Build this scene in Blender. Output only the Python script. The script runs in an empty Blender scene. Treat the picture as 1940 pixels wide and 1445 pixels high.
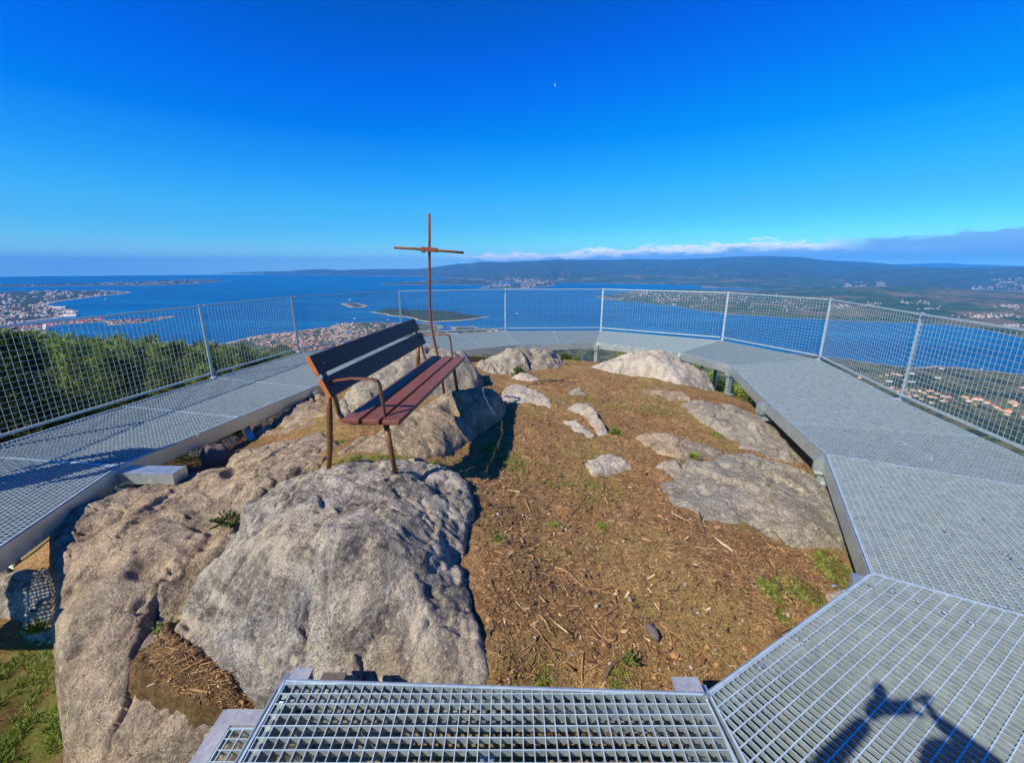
import bpy, math, random
import numpy as np
from mathutils import Vector
random.seed(7); rng=np.random.default_rng(11)
S=bpy.context.scene; COL=S.collection; R=math.radians
# ------------------------------------------------------------------ camera geometry (metres, eye at the origin)
F=800.; TH=math.atan((722.5-507)/F); cT,sT=math.cos(TH),math.sin(TH)
def ray(px,py):
    u=(px-970)/F; v=(722.5-py)/F
    return u, cT+v*sT, v*cT-sT
def P(px,py,z):
    d=ray(px,py); t=z/d[2]; return d[0]*t,d[1]*t
def slope(py):
    v=(722.5-np.asarray(py,float))/F
    return (v*cT-sT)/(cT+v*sT)
def sea_y(py): return -500.0/slope(py)
def X(px,y,z): return (np.asarray(px,float)-970)/F*(y*cT-z*sT)
DZ=-1.65
# ------------------------------------------------------------------ numpy noise
def _h(ix,iy,seed):
    n=(ix.astype(np.int64)*374761393+iy.astype(np.int64)*668265263+seed*974634777)&0xffffffff
    n=((n^(n>>13))*1274126177)&0xffffffff
    n=n^(n>>16)
    return (n&0xffff)/65535.0
def vnoise(x,y,seed=0):
    x=np.asarray(x,float); y=np.asarray(y,float)
    ix=np.floor(x); iy=np.floor(y); fx=x-ix; fy=y-iy
    fx=fx*fx*fx*(fx*(fx*6-15)+10); fy=fy*fy*fy*(fy*(fy*6-15)+10)
    a=_h(ix,iy,seed);b=_h(ix+1,iy,seed);c=_h(ix,iy+1,seed);d=_h(ix+1,iy+1,seed)
    return ((a*(1-fx)+b*fx)*(1-fy)+(c*(1-fx)+d*fx)*fy)*2-1
def fbm(x,y,seed=0,o=4,g=0.5):
    s=0;a=1;f=1;t=0
    ca,sa=math.cos(.7),math.sin(.7)
    for k in range(o):
        s=s+a*vnoise(x*f,y*f,seed+k*17); t+=a; a*=g; f*=2.03
        x,y=x*ca-y*sa+3.1,x*sa+y*ca+7.7
    return s/t
def facet(x,y,seed,tilt=.5):
    """broken planes: every cell has its own height and slope; also the distance to the nearest joint"""
    x=np.asarray(x,float);y=np.asarray(y,float); ix=np.floor(x);iy=np.floor(y)
    d1=np.full(x.shape,9.);d2=np.full(x.shape,9.);v=np.zeros(x.shape)
    for a in(-1,0,1):
        for b in(-1,0,1):
            cx=ix+a;cy=iy+b; px_=cx+.1+.8*_h(cx,cy,seed);py_=cy+.1+.8*_h(cx,cy,seed+1); d=np.hypot(x-px_,y-py_)
            w=(_h(cx,cy,seed+2)*2-1)+tilt*((x-px_)*(_h(cx,cy,seed+3)*2-1)+(y-py_)*(_h(cx,cy,seed+4)*2-1))*2
            n=d<d1; d2=np.where(n,d1,np.minimum(d2,d)); v=np.where(n,w,v); d1=np.where(n,d,d1)
    return v,d2-d1
def sst(a,b,x):
    t=np.clip((x-a)/(b-a),0,1); return t*t*(3-2*t)
def sdist(poly,x,y):
    """signed distance to a polygon, positive inside"""
    x=np.asarray(x,float);y=np.asarray(y,float)
    d=np.full(x.shape,1e18); ins=np.zeros(x.shape,bool)
    n=len(poly)
    for i in range(n):
        x0,y0=poly[i];x1,y1=poly[(i+1)%n]
        ex,ey=x1-x0,y1-y0
        t=np.clip(((x-x0)*ex+(y-y0)*ey)/(ex*ex+ey*ey+1e-12),0,1)
        d=np.minimum(d,(x-x0-t*ex)**2+(y-y0-t*ey)**2)
        c=((y0>y)!=(y1>y))
        if y1!=y0:
            xi=(x1-x0)*(y-y0)/(y1-y0)+x0
            ins^=(c&(x<xi))
    d=np.sqrt(d); return np.where(ins,d,-d)
class TPS:
    def __init__(s,pts,reg=1e-3):
        p=np.array(pts,float); s.p=p[:,:2]; n=len(p)
        K=s.k(np.linalg.norm(s.p[:,None]-s.p[None],axis=2))+reg*np.eye(n)
        Q=np.hstack([np.ones((n,1)),s.p]); A=np.zeros((n+3,n+3)); A[:n,:n]=K;A[:n,n:]=Q;A[n:,:n]=Q.T
        s.w=np.linalg.solve(A,np.concatenate([p[:,2],[0,0,0]]))
    def k(s,r): return np.where(r>1e-9,r*r*np.log(r+1e-12),0)
    def __call__(s,x,y):
        x=np.asarray(x,float);y=np.asarray(y,float); o=s.w[-3]+s.w[-2]*x+s.w[-1]*y
        for (a,b),w in zip(s.p,s.w):
            r2=(x-a)**2+(y-b)**2+1e-12; o=o+w*0.5*r2*np.log(r2)
        return o
# ------------------------------------------------------------------ mesh helpers
def np_mesh(name,V,Fc,mats,smooth=False,midx=None,attr=None):
    V=np.asarray(V,np.float32);Fc=np.asarray(Fc,np.int32); k=Fc.shape[1]
    me=bpy.data.meshes.new(name); me.vertices.add(len(V)); me.vertices.foreach_set('co',V.ravel())
    me.loops.add(Fc.size); me.loops.foreach_set('vertex_index',Fc.ravel())
    me.polygons.add(len(Fc)); me.polygons.foreach_set('loop_start',np.arange(0,Fc.size,k,dtype=np.int32))
    me.polygons.foreach_set('use_smooth',np.full(len(Fc),smooth))
    for m in (mats if isinstance(mats,(list,tuple)) else [mats]): me.materials.append(m)
    if midx is not None: me.polygons.foreach_set('material_index',np.asarray(midx,np.int32))
    me.update(calc_edges=True)
    if attr is not None:
        for an,av in attr.items():
            a=me.color_attributes.new(an,'FLOAT_COLOR','POINT'); c=np.ones((len(V),4),np.float32); c[:,:3]=av; a.data.foreach_set('color',c.ravel())
    return me
def link(name,me,parent=None,loc=None):
    o=bpy.data.objects.new(name,me); COL.objects.link(o)
    if parent is not None:
        o.parent=parent; 
        if loc is None: o.location=-Vector(parent.location)
    if loc is not None: o.location=loc
    return o
def tag(o,label=None,cat=None,group=None,kind=None):
    if label:o['label']=label
    if cat:o['category']=cat
    if group:o['group']=group
    if kind:o['kind']=kind
    return o
def thing(name,label,cat,loc=(0,0,0),group=None):
    o=bpy.data.objects.new(name,None); COL.objects.link(o); o.location=loc; o.empty_display_size=.2
    return tag(o,label,cat,group)
class MB:
    def __init__(s): s.v=[];s.f=[];s.n=0
    def add(s,V,Fs):
        V=np.asarray(V,float); s.v.append(V); s.f+= [tuple(i+s.n for i in f) for f in Fs]; s.n+=len(V); return s
    BF=[(0,3,2,1),(4,5,6,7),(0,1,5,4),(1,2,6,5),(2,3,7,6),(3,0,4,7)]
    def bar(s,a,b,w,h,up=(0,0,1),tw=1.0):
        """box from a to b, width w sideways, height h along up (centred)"""
        a=Vector(a);b=Vector(b);d=(b-a).normalized();up=Vector(up)
        if abs(d.dot(up))>.99: up=Vector((1,0,0))
        sx=d.cross(up).normalized();u=sx.cross(d).normalized()
        V=[]
        for p,k in((a,1.),(b,tw)):
            for i,j in((-1,-1),(1,-1),(1,1),(-1,1)): V.append(p+sx*(i*w*k/2)+u*(j*h*k/2))
        return s.add(V,[(0,1,2,3),(7,6,5,4),(0,4,5,1),(1,5,6,2),(2,6,7,3),(3,7,4,0)])
    def box(s,c,sz,rz=0):
        cx,cy,cz=c;a,b,h=sz[0]/2,sz[1]/2,sz[2]/2;co,si=math.cos(rz),math.sin(rz);V=[]
        for z in(-h,h):
            for x,y in((-a,-b),(a,-b),(a,b),(-a,b)): V.append((cx+x*co-y*si,cy+x*si+y*co,cz+z))
        return s.add(V,s.BF)
    def tube(s,pts,rad,n=8,cap=True):
        pts=[Vector(p) for p in pts]; m=len(pts); rad=rad if isinstance(rad,(list,tuple)) else [rad]*m
        V=[];Fs=[];pu=None
        for i,p in enumerate(pts):
            d=(pts[min(i+1,m-1)]-pts[max(i-1,0)]).normalized()
            u=pu if pu is not None else (Vector((0,0,1)) if abs(d.z)<.9 else Vector((1,0,0)))
            sx=d.cross(u).normalized();u=sx.cross(d).normalized();pu=u
            for k in range(n):
                a=2*math.pi*k/n;V.append(p+(sx*math.cos(a)+u*math.sin(a))*rad[i])
        for i in range(m-1):
            for k in range(n):
                k2=(k+1)%n;Fs.append((i*n+k,i*n+k2,(i+1)*n+k2,(i+1)*n+k))
        if cap: Fs+= [tuple(range(n-1,-1,-1)),tuple((m-1)*n+k for k in range(n))]
        return s.add(V,Fs)
    def build(s,name,mat,parent=None,smooth=False,loc=None,bevel=0):
        me=bpy.data.meshes.new(name)
        V=np.vstack(s.v)
        if loc is not None and parent is None: V=V-np.array(loc)
        me.from_pydata(V.tolist(),[],s.f)
        for m in (mat if isinstance(mat,(list,tuple)) else [mat]): me.materials.append(m)
        if smooth:
            me.polygons.foreach_set('use_smooth',[len(f)<=4 for f in s.f])
        me.update()
        o=link(name,me,parent,loc if parent is None else None)
        if bevel:
            b=o.modifiers.new('bevel','BEVEL');b.width=bevel;b.segments=2;b.limit_method='ANGLE'
        return o
# ------------------------------------------------------------------ node helpers
class G:
    """node graph with operator-friendly helpers"""
    def __init__(s,nt): s.nt=nt; s.n=nt.nodes; s.l=nt.links
    def new(s,t,**k):
        n=s.n.new(t)
        for a,v in k.items():
            if hasattr(n,a): setattr(n,a,v)
        return n
    def put(s,sock,v):
        if v is None: return
        if isinstance(v,bpy.types.NodeSocket): s.l.new(v,sock)
        elif isinstance(v,(tuple,list)) and sock.type=='RGBA' and len(v)==3: sock.default_value=(*v,1)
        else: sock.default_value=v
    def m(s,op,a,b=None,c=None,clamp=False):
        n=s.new('ShaderNodeMath',operation=op,use_clamp=clamp)
        for i,v in enumerate((a,b,c)): s.put(n.inputs[i],v)
        return n.outputs[0]
    def noise(s,co,sc,det=4,rough=.5,dist=0,out='Fac'):
        n=s.new('ShaderNodeTexNoise'); s.put(n.inputs['Vector'],co); n.inputs['Scale'].default_value=sc; n.inputs['Detail'].default_value=det
        n.inputs['Roughness'].default_value=rough; n.inputs['Distortion'].default_value=dist; return n.outputs[out]
    def voro(s,co,sc,feat='F1',out='Distance',rand=1):
        n=s.new('ShaderNodeTexVoronoi',feature=feat); s.put(n.inputs['Vector'],co); n.inputs['Scale'].default_value=sc; n.inputs['Randomness'].default_value=rand; return n.outputs[out]
    def ramp(s,f,*st,interp='LINEAR'):
        n=s.new('ShaderNodeValToRGB'); s.put(n.inputs[0],f); e=n.color_ramp.elements; n.color_ramp.interpolation=interp
        while len(e)<len(st): e.new(.5)
        for i,(p,c) in enumerate(st):
            e[i].position=p; e[i].color=(*c,1) if isinstance(c,tuple) else (c,c,c,1)
        return n.outputs[0]
    def mix(s,f,a,b,bt='MIX'):
        n=s.new('ShaderNodeMix',data_type='RGBA',blend_type=bt); s.put(n.inputs[0],f); s.put(n.inputs[6],a); s.put(n.inputs[7],b); return n.outputs[2]
    def sstep(s,a,b,x):
        n=s.new('ShaderNodeMapRange',interpolation_type='SMOOTHSTEP'); s.put(n.inputs['Value'],x); s.put(n.inputs['From Min'],a); s.put(n.inputs['From Max'],b); return n.outputs[0]
    def bump(s,h,st=.5,d=.02,nrm=None):
        n=s.new('ShaderNodeBump'); n.inputs['Strength'].default_value=st; n.inputs['Distance'].default_value=d; s.put(n.inputs['Height'],h)
        if nrm is not None: s.put(n.inputs['Normal'],nrm)
        return n.outputs[0]
    def mapping(s,co,scale=(1,1,1),rot=(0,0,0)):
        n=s.new('ShaderNodeMapping'); s.put(n.inputs[0],co); n.inputs['Scale'].default_value=scale; n.inputs['Rotation'].default_value=rot; return n.outputs[0]
def mat(name,fn,**kw):
    m=bpy.data.materials.new(name); m.use_nodes=True; g=G(m.node_tree); b=g.n['Principled BSDF']
    co=g.new('ShaderNodeTexCoord').outputs['Object']
    r=fn(g,co,b) if fn else None
    if r:
        for k,v in r.items(): g.put(b.inputs[k],v)
    for k,v in kw.items(): g.put(b.inputs[k.replace('_',' ')],v)
    return m
def rock_mat(name,tan,grey,dark,darkamt,lich):
    def fn(g,co,b):
        pos=g.new('ShaderNodeNewGeometry').outputs['Position']
        big=g.noise(pos,1.3,5,.6,.4)
        base=g.mix(g.ramp(big,(.38,0.),(.62,1.)),tan,grey)
        med=g.noise(pos,7,6,.68,.6)
        base=g.mix(g.ramp(med,(.36,.85),(.5,0.)),base,tuple(c*.5 for c in tan))
        base=g.mix(g.ramp(med,(.55,0.),(.7,.6)),base,tuple(min(.8,c*1.28) for c in tan))
        # grain of the granite
        gr=g.noise(pos,95,3,.75)
        gm=g.ramp(g.noise(pos,5,4,.65,.3),(.38,.35),(.6,1.))
        base=g.mix(g.m('MULTIPLY',g.ramp(gr,(.40,.95),(.50,0.)),gm),base,tuple(c*.24 for c in tan))
        gr2=g.noise(g.mapping(pos,(1,1,1),(.3,.5,.8)),60,3,.7)
        base=g.mix(g.ramp(gr2,(.55,0.),(.64,.55)),base,(.70,.62,.49))
        # dark lichen
        dk=g.noise(g.mapping(pos,(1,1,1),(.9,.2,.1)),3.2,8,.72,.8)
        dkf=g.m('MULTIPLY',g.ramp(dk,(.45,0.),(.57,1.)),g.ramp(g.noise(pos,34,4,.75),(.36,.15),(.54,1.)))
        base=g.mix(g.m('MULTIPLY',dkf,darkamt),base,dark)
        # pale yellow lichen spots
        v=g.voro(pos,13); lf=g.m('MULTIPLY',g.ramp(v,(.18,1.),(.34,0.)),g.ramp(g.noise(pos,2.3,2),(.5,0.),(.62,1.)))
        base=g.mix(g.m('MULTIPLY',lf,lich),base,(.50,.49,.30))
        h=g.m('ADD',g.m('MULTIPLY',g.noise(pos,9,8,.7,.3),.9),g.m('MULTIPLY',g.noise(pos,55,5,.75),.35))
        pit=g.voro(pos,30); h=g.m('ADD',h,g.m('MULTIPLY',g.ramp(pit,(.0,0.),(.32,1.)),.16))
        return {'Base Color':base,'Roughness':.9,'Normal':g.bump(h,1.,.05),'Specular IOR Level':.2}
    return mat(name,fn)
M={}
M['rock_grey']=rock_mat('granite_grey',(.50,.42,.31),(.46,.43,.38),(.075,.072,.07),.8,.8)
M['rock_tan']=rock_mat('granite_tan',(.50,.375,.235),(.40,.33,.245),(.10,.085,.065),.6,.8)
M['rock_pale']=rock_mat('granite_pale',(.62,.52,.41),(.50,.46,.39),(.14,.13,.11),.35,.5)
M['rock_lichen']=rock_mat('granite_lichen',(.42,.36,.26),(.36,.34,.29),(.12,.11,.09),.5,1.)
def galv(name,base,rough,met=.75):
    def fn(g,co,b):
        pos=g.new('ShaderNodeNewGeometry').outputs['Position']
        a=g.noise(pos,14,3,.6); v=g.voro(pos,60,out='Color')
        n=g.new('ShaderNodeRGBToBW'); g.put(n.inputs[0],v)
        c=g.mix(g.m('MULTIPLY',g.ramp(a,(.35,0.),(.65,1.)),.6),tuple(x*.78 for x in base),base)
        c=g.mix(g.m('MULTIPLY',n.outputs[0],.25),c,(.85,.88,.9))
        return {'Base Color':c,'Metallic':met,'Roughness':g.ramp(a,(.3,rough-.08),(.7,rough+.12))}
    return mat(name,fn)
M['galv']=galv('galvanised_steel',(.58,.66,.62),.42)
M['grate']=galv('grating_top_lit',(.62,.80,.82),.34,.4)  # bar tops: same zinc, colour brightened as if lit from above
M['grate_side']=galv('grating_side_shaded',(.31,.41,.42),.42,.5)  # bar sides: same zinc, colour darkened to stand in for shade
M['galv_dull']=galv('galvanised_dull',(.50,.51,.50),.55,.55)
M['wire']=galv('galvanised_post',(.50,.60,.60),.45,.5)
M['mesh']=galv('galvanised_wire',(.31,.42,.43),.5,.35)
def rust(g,co,b):
    a=g.noise(co,16,6,.7); s=g.noise(co,110,3,.7)
    c=g.ramp(a,(.3,(.115,.035,.016)),(.5,(.22,.06,.026)),(.7,(.31,.10,.04)))
    c=g.mix(g.m('MULTIPLY',g.ramp(s,(.4,1.),(.55,0.)),.5),c,(.07,.025,.015))
    return {'Base Color':c,'Roughness':.75,'Metallic':.15,'Normal':g.bump(s,.4,.002)}
M['rust']=mat('rusty_iron',rust)
def legpaint(g,co,b):
    a=g.noise(co,30,4,.6); c=g.ramp(a,(.3,(.13,.052,.018)),(.7,(.24,.10,.035)))
    return {'Base Color':c,'Roughness':.42,'Metallic':.25}
M['bench_iron']=mat('brown_painted_iron',legpaint)
def wood(c1,c2,rough):
    def fn(g,co,b):
        st=g.mapping(co,(26,1.2,26)); a=g.noise(st,2.2,5,.6,.3); f=g.noise(g.mapping(co,(160,4,160)),2,3,.6)
        c=g.mix(g.ramp(a,(.35,0.),(.68,1.)),c1,c2)
        c=g.mix(g.m('MULTIPLY',g.ramp(f,(.42,1.),(.52,0.)),.35),c,tuple(x*.55 for x in c1))
        return {'Base Color':c,'Roughness':g.ramp(a,(.3,rough),(.7,rough+.14)),'Normal':g.bump(f,.25,.002),'Coat Weight':.05,'Coat Roughness':.3,'Specular IOR Level':.35}
    return fn
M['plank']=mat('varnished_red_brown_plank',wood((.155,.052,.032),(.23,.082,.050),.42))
M['plank_back']=mat('varnished_plank_shaded',wood((.085,.024,.020),(.125,.036,.026),.5))  # backrest copy of the plank, its shade put into the darker colour
M['endgrain']=mat('orange_end_grain',wood((.42,.12,.03),(.52,.17,.045),.5))
# ------------------------------------------------------------------ the mountain top, its slopes and the coast below
coast_px=[(-900,760),(-400,700),(-150,668),(0,655),(120,648),(200,641),(330,652),(430,650),(480,635),(540,629),(600,622),(640,613),(700,610),(740,610),(800,612),(850,617),(900,618),(940,623),(985,631),(1060,640),(1200,650),(1350,660),(1470,668),(1570,677),(1610,680),(1660,688),(1720,695),(1760,691),(1810,693),(1860,699),(1910,704),(2000,708),(2300,730),(2700,780)]
coast=[P(a,b,-500) for a,b in coast_px]
coast=[(-9000,coast[0][1]-200)]+coast+[(9000,coast[-1][1]-300),(9000,-9000),(-9000,-9000)]
gctrl=[(915,1000,-1.72),(912,1100,-1.78),(922,1200,-1.85),(940,1285,-1.91),(912,940,-1.68),(1400,742,-2.75),(1380,722,-2.8),(1445,772,-2.6),(1345,700,-2.6),(1430,720,-3.0),(1300,676,-2.5),(1150,666,-2.4),(1060,664,-2.5),(1000,660,-2.5),(900,664,-2.4),(1200,1310,-2.02),(1500,1150,-1.95),(1100,1180,-1.93),(1400,1130,-1.90),(1000,1000,-1.83),(1200,1000,-1.87),(1200,900,-1.86),(910,880,-1.77),(940,830,-1.78),(1000,850,-1.8),(960,800,-1.76),(1100,780,-1.8),
(1250,720,-1.84),(1000,705,-1.86),(1090,695,-1.92),(1300,790,-1.86),(1180,800,-1.82),(1400,850,-1.93),(1500,890,-1.97),(1600,1070,-2.0),(1200,850,-1.84),
(600,870,-1.63),(700,864,-1.57),(800,862,-1.66),(700,835,-1.68),(640,800,-1.74),(640,840,-1.72),(820,800,-1.75),(560,850,-1.84),(500,880,-1.9),(450,885,-1.95),(300,900,-2.0),(240,895,-2.05),(480,785,-2.0),(400,840,-2.1),(350,870,-2.12),
(760,690,-1.75),(640,740,-1.8),(560,760,-1.98),(870,700,-1.85),
(60,1300,-2.95),(0,1445,-3.0),(-200,1300,-3.1),(100,1100,-2.75),(20,1150,-2.9),(100,1445,-2.95),(-100,1050,-2.9),(0,1040,-2.8),
(400,1385,-2.65),(300,1330,-2.6),(240,1290,-2.6),(480,1375,-2.6),(300,1250,-2.5),(350,1300,-2.5),(600,1400,-2.45),(800,1380,-2.15),(1000,1400,-2.15),(1300,1400,-2.15),(1700,1300,-2.2),(1900,1100,-2.2),(1800,950,-2.3),(1600,800,-2.3)]
gt=TPS([(*P(a,b,z),z) for a,b,z in gctrl]+[(0,-1.5,-2.4),(2.5,-1.5,-2.4),(-2.5,-1.5,-2.9),(-1.6,0.6,-2.6)],2e-3)
pa=np.array([(-9,-2.9),(0,-2.9),(1.5,-3.3),(4,-4.6),(8,-7.2),(14,-11.5),(30,-22),(100,-66),(300,-178),(600,-295),(1000,-395),(1500,-436),(2000,-458),(2600,-480),(3200,-488),(9000,-490)])
pb=np.array([(-9,-2.4),(0,-2.5),(2,-3.4),(6,-4.8),(15,-6.9),(40,-13.0),(80,-24),(150,-50),(300,-140),(600,-275),(1000,-390),(1500,-436),(2000,-458),(2600,-480),(3200,-488),(9000,-490)])
def H(x,y,fine=True):
    x=np.asarray(x,float);y=np.asarray(y,float)
    rc=np.hypot(x,y-5.4); d=rc-4.5
    near=d<3
    zin=np.full(x.shape,-2.3)
    zin[near]=np.clip(gt(x[near],y[near]),-3.2,-1.5)
    if fine:
        xn,yn=x[near],y[near]
        zin[near]+=.035*fbm(xn*1.9,yn*1.9,3,3)+.022*fbm(xn*9,yn*9,5,3)+.011*fbm(xn*34,yn*34,8,2)
    az=np.degrees(np.arctan2(x,y)); wl=1-sst(-30,-22,az)
    A=np.interp(d,pa[:,0],pa[:,1]);B=np.interp(d,pb[:,0],pb[:,1])
    pr=A*(1-wl)+B*wl
    amp=np.clip(d*.045,0,26)
    pr=pr+amp*fbm(x/260,y/260,21,5,.5)*sst(2,40,d)+np.clip(d*.05,0,.5)*fbm(x/1.4,y/1.4,31,4)
    k=sst(0,.9,d); z=zin*(1-k)+pr*k
    far=d>800
    cap=np.full(x.shape,1e9)
    if far.any():
        sd=sdist(coast,x[far],y[far])+60*fbm(x[far]/420,y[far]/420,41,4)
        cap[far]=-500.8+np.clip(sd,-400,1e9)*.045+np.clip(sd/160,0,1)*4
        cap[far]+=np.clip(sd/500,0,1)*14*fbm(x[far]/600,y[far]/600,44,3)
    return np.minimum(z,cap)
def Hs(x,y): return float(H(np.array([x]),np.array([y]))[0])
def axis(lo,hi,dense,step,g):
    a=list(np.arange(dense[0],dense[1]+step/2,step)); s=step;v=a[-1]
    while v<hi: s*=g; v+=s; a.append(v)
    s=step;v=a[0];b=[]
    while v>lo: s*=g; v-=s; b.append(v)
    return np.array(b[::-1]+a)
gx=axis(-5200,5200,(-3.7,3.9),.03,1.036); gy=axis(-60,5200,(1.2,9.6),.03,1.036)
XX,YY=np.meshgrid(gx,gy); shp=XX.shape
ZZ=H(XX.ravel(),YY.ravel()).reshape(shp)
def grid_faces(ny,nx):
    i=np.arange((ny-1)*(nx-1)); r=i//(nx-1); c=i%(nx-1); a=r*nx+c
    return np.stack([a,a+1,a+nx+1,a+nx],1)
# masks: R = bare soil / litter, G = green moss, B = darker soil
gpx=[(1590,1060,.16,1.),(1530,1100,.14,1.),(1470,1110,.14,.8),(1490,1150,.1,.7),(1575,1040,.12,1.),(1130,940,.22,.5),(1050,930,.25,.4),(960,900,.3,.6),(1180,780,.5,.45),(1250,790,.35,.5),(1330,790,.2,.6),(1100,770,.3,.5),(1170,1260,.1,.7),(1030,1260,.07,.6),(1360,825,.12,.9),(1315,866,.1,.9),(700,862,.12,1.),(640,866,.1,1.),(780,864,.12,.9),(930,870,.1,.7),(1000,730,.3,.5),(40,1290,.5,.6),(70,1400,.5,.65),(20,1440,.5,.6),(110,1200,.15,.9),(600,755,.3,.8),(500,790,.3,.8),(1140,1000,.05,.6),(945,1055,.06,.7),(1050,1000,.05,.7),(440,880,.2,.8),(380,850,.3,.7),(1400,850,.3,.3)]
xr,yr=XX.ravel(),YY.ravel(); rcm=np.hypot(xr,yr-5.4)
soil=1-sst(5.2,7.5,rcm+.6*fbm(xr/1.5,yr/1.5,77,3))
moss=np.zeros(xr.shape); zz=ZZ.ravel()
nr=rcm<7
for a,b,r_,w in gpx:
    q=P(a,b,-1.9 if a>200 else -2.95)
    d=np.hypot(xr[nr]-q[0],yr[nr]-q[1]); moss[nr]=np.maximum(moss[nr],w*(1-sst(r_*.4,r_*1.2,d)))
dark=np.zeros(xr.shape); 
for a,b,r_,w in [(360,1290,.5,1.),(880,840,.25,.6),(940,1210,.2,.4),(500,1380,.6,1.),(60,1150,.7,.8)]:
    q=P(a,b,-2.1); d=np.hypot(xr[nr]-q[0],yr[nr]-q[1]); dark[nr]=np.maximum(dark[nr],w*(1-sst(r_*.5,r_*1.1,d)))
def terrain_mat(g,co,b):
    pos=g.new('ShaderNodeNewGeometry').outputs['Position']
    at=g.new('ShaderNodeAttribute',attribute_name='mask'); sp=g.new('ShaderNodeSeparateColor'); g.put(sp.inputs[0],at.outputs['Color'])
    soilm,mossm,darkm=sp.outputs[0],sp.outputs[1],sp.outputs[2]
    # soil with pine litter
    n1=g.noise(pos,2.2,5,.6); n2=g.noise(pos,26,6,.75,.5); n3=g.noise(g.mapping(pos,(1,1,1),(0,0,.6)),90,4,.8,1.)
    s=g.ramp(n2,(.3,(.12,.066,.028)),(.46,(.36,.212,.092)),(.58,(.53,.335,.155)),(.74,(.64,.45,.24)))
    s=g.mix(g.ramp(n1,(.4,0.),(.65,.65)),s,(.20,.105,.045))
    s=g.mix(g.ramp(n3,(.40,.9),(.50,0.)),s,(.05,.026,.012))  # dark flecks paint in the fine shadows between the litter
    s=g.mix(g.ramp(n3,(.58,0.),(.70,.75)),s,(.56,.39,.20))
    s=g.mix(g.m('MULTIPLY',g.ramp(g.noise(pos,1.1,3,.5),(.46,0.),(.60,1.)),.5),s,(.30,.25,.085))
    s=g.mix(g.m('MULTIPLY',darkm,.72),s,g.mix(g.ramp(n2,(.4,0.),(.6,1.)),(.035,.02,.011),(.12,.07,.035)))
    mf=g.ramp(g.m('MULTIPLY',mossm,g.m('ADD',.1,g.m('MULTIPLY',g.noise(pos,15,6,.75),1.6))),(.38,0.),(.62,1.))
    mcol=g.ramp(g.noise(pos,70,3,.7),(.35,(.05,.065,.012)),(.6,(.15,.19,.03)))
    s=g.mix(g.m('MULTIPLY',mf,.85),s,mcol)
    # hillside and coast: woods, fields and scrub
    f1=g.noise(pos,.0042,6,.62,.6); f2=g.noise(pos,.03,5,.65); f3=g.noise(pos,.12,4,.7); f4=g.noise(pos,.0013,3,.5)
    wood_=g.ramp(f3,(.35,(.012,.022,.010)),(.55,(.028,.050,.018)),(.7,(.055,.085,.028)))
    field=g.ramp(g.voro(g.mapping(pos,(1,1.6,1),(0,0,.5)),.013,out='Color'),(.0,(.10,.12,.04)),(.4,(.16,.15,.06)),(.6,(.20,.17,.085)),(1.,(.075,.11,.03)))
    field=g.mix(g.ramp(f3,(.45,0.),(.6,.8)),field,(.04,.062,.02))
    ff=g.m('MULTIPLY',g.ramp(g.m('ADD',g.m('MULTIPLY',f1,.7),g.m('MULTIPLY',f2,.3)),(.46,0.),(.53,1.)),g.new_z)
    far=g.mix(ff,wood_,field)
    sh=g.m('SUBTRACT',1,g.sstep(-499.5,-496.5,g.zc))
    far=g.mix(sh,far,(.40,.33,.22))
    # scrub near the top
    scr=g.ramp(g.noise(pos,1.3,6,.7),(.35,(.03,.04,.012)),(.55,(.09,.085,.03)),(.7,(.17,.12,.055)))
    nearf=g.sstep(-4.0,-14.0,g.zc)
    far=g.mix(nearf,scr,far)
    c=g.mix(soilm,far,s)
    h=g.m('ADD',g.m('MULTIPLY',n2,.6),g.m('MULTIPLY',n3,.5))
    nb=g.bump(g.m('MULTIPLY',h,soilm),.9,.03)
    return {'Base Color':c,'Roughness':.95,'Normal':nb,'Specular IOR Level':.1}
def tmat(name,hillfn):
    m=bpy.data.materials.new(name); m.use_nodes=True; g=G(m.node_tree); b=g.n['Principled BSDF']
    geo=g.new('ShaderNodeNewGeometry'); sp=g.new('ShaderNodeSeparateXYZ'); g.put(sp.inputs[0],geo.outputs['Position']); g.zc=sp.outputs[2]
    g.new_z=g.sstep(-330.,-420.,g.zc)
    for k,v in hillfn(g,None,b).items(): g.put(b.inputs[k],v)
    return m
M['terrain']=tmat('mountain_ground',terrain_mat)
V=np.stack([xr,yr,zz],1)
fc=grid_faces(*shp)
keep=~(zz[fc].max(1)<-503)
me=np_mesh('terrain',V,fc[keep],M['terrain'],True,attr={'mask':np.stack([soil,moss,dark],1)})
tag(link('terrain',me),'rocky mountain top with brown litter soil falling to a wooded coast',kind='structure')
# ------------------------------------------------------------------ sea
def sea(g,co,b):
    pos=g.new('ShaderNodeNewGeometry').outputs['Position']
    w=g.noise(g.mapping(pos,(1,2.6,1),(0,0,.35)),.00075,5,.55,.5)
    c=g.ramp(w,(.32,(.001,.072,.20)),(.5,(.001,.10,.25)),(.68,(.004,.15,.31)))
    sh=g.ramp(g.noise(g.mapping(pos,(1,5,1),(0,0,.2)),.0021,4,.6),(.45,0.),(.7,.4))
    c=g.mix(sh,c,(.012,.11,.26))
    rp=g.noise(g.mapping(pos,(1,3,1),(0,0,.25)),.03,4,.65)
    return {'Base Color':c,'Roughness':.42,'IOR':1.25,'Normal':g.bump(rp,.5,12.)}
M['sea']=mat('deep_blue_sea',sea)
n=160; V=[(0,0,-500)]+[(38500*math.cos(2*math.pi*k/n),38500*math.sin(2*math.pi*k/n),-500) for k in range(n)]
me=bpy.data.meshes.new('sea'); me.from_pydata(V,[],[(0,1+k,1+(k+1)%n) for k in range(n)]); me.materials.append(M['sea'])
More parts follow.
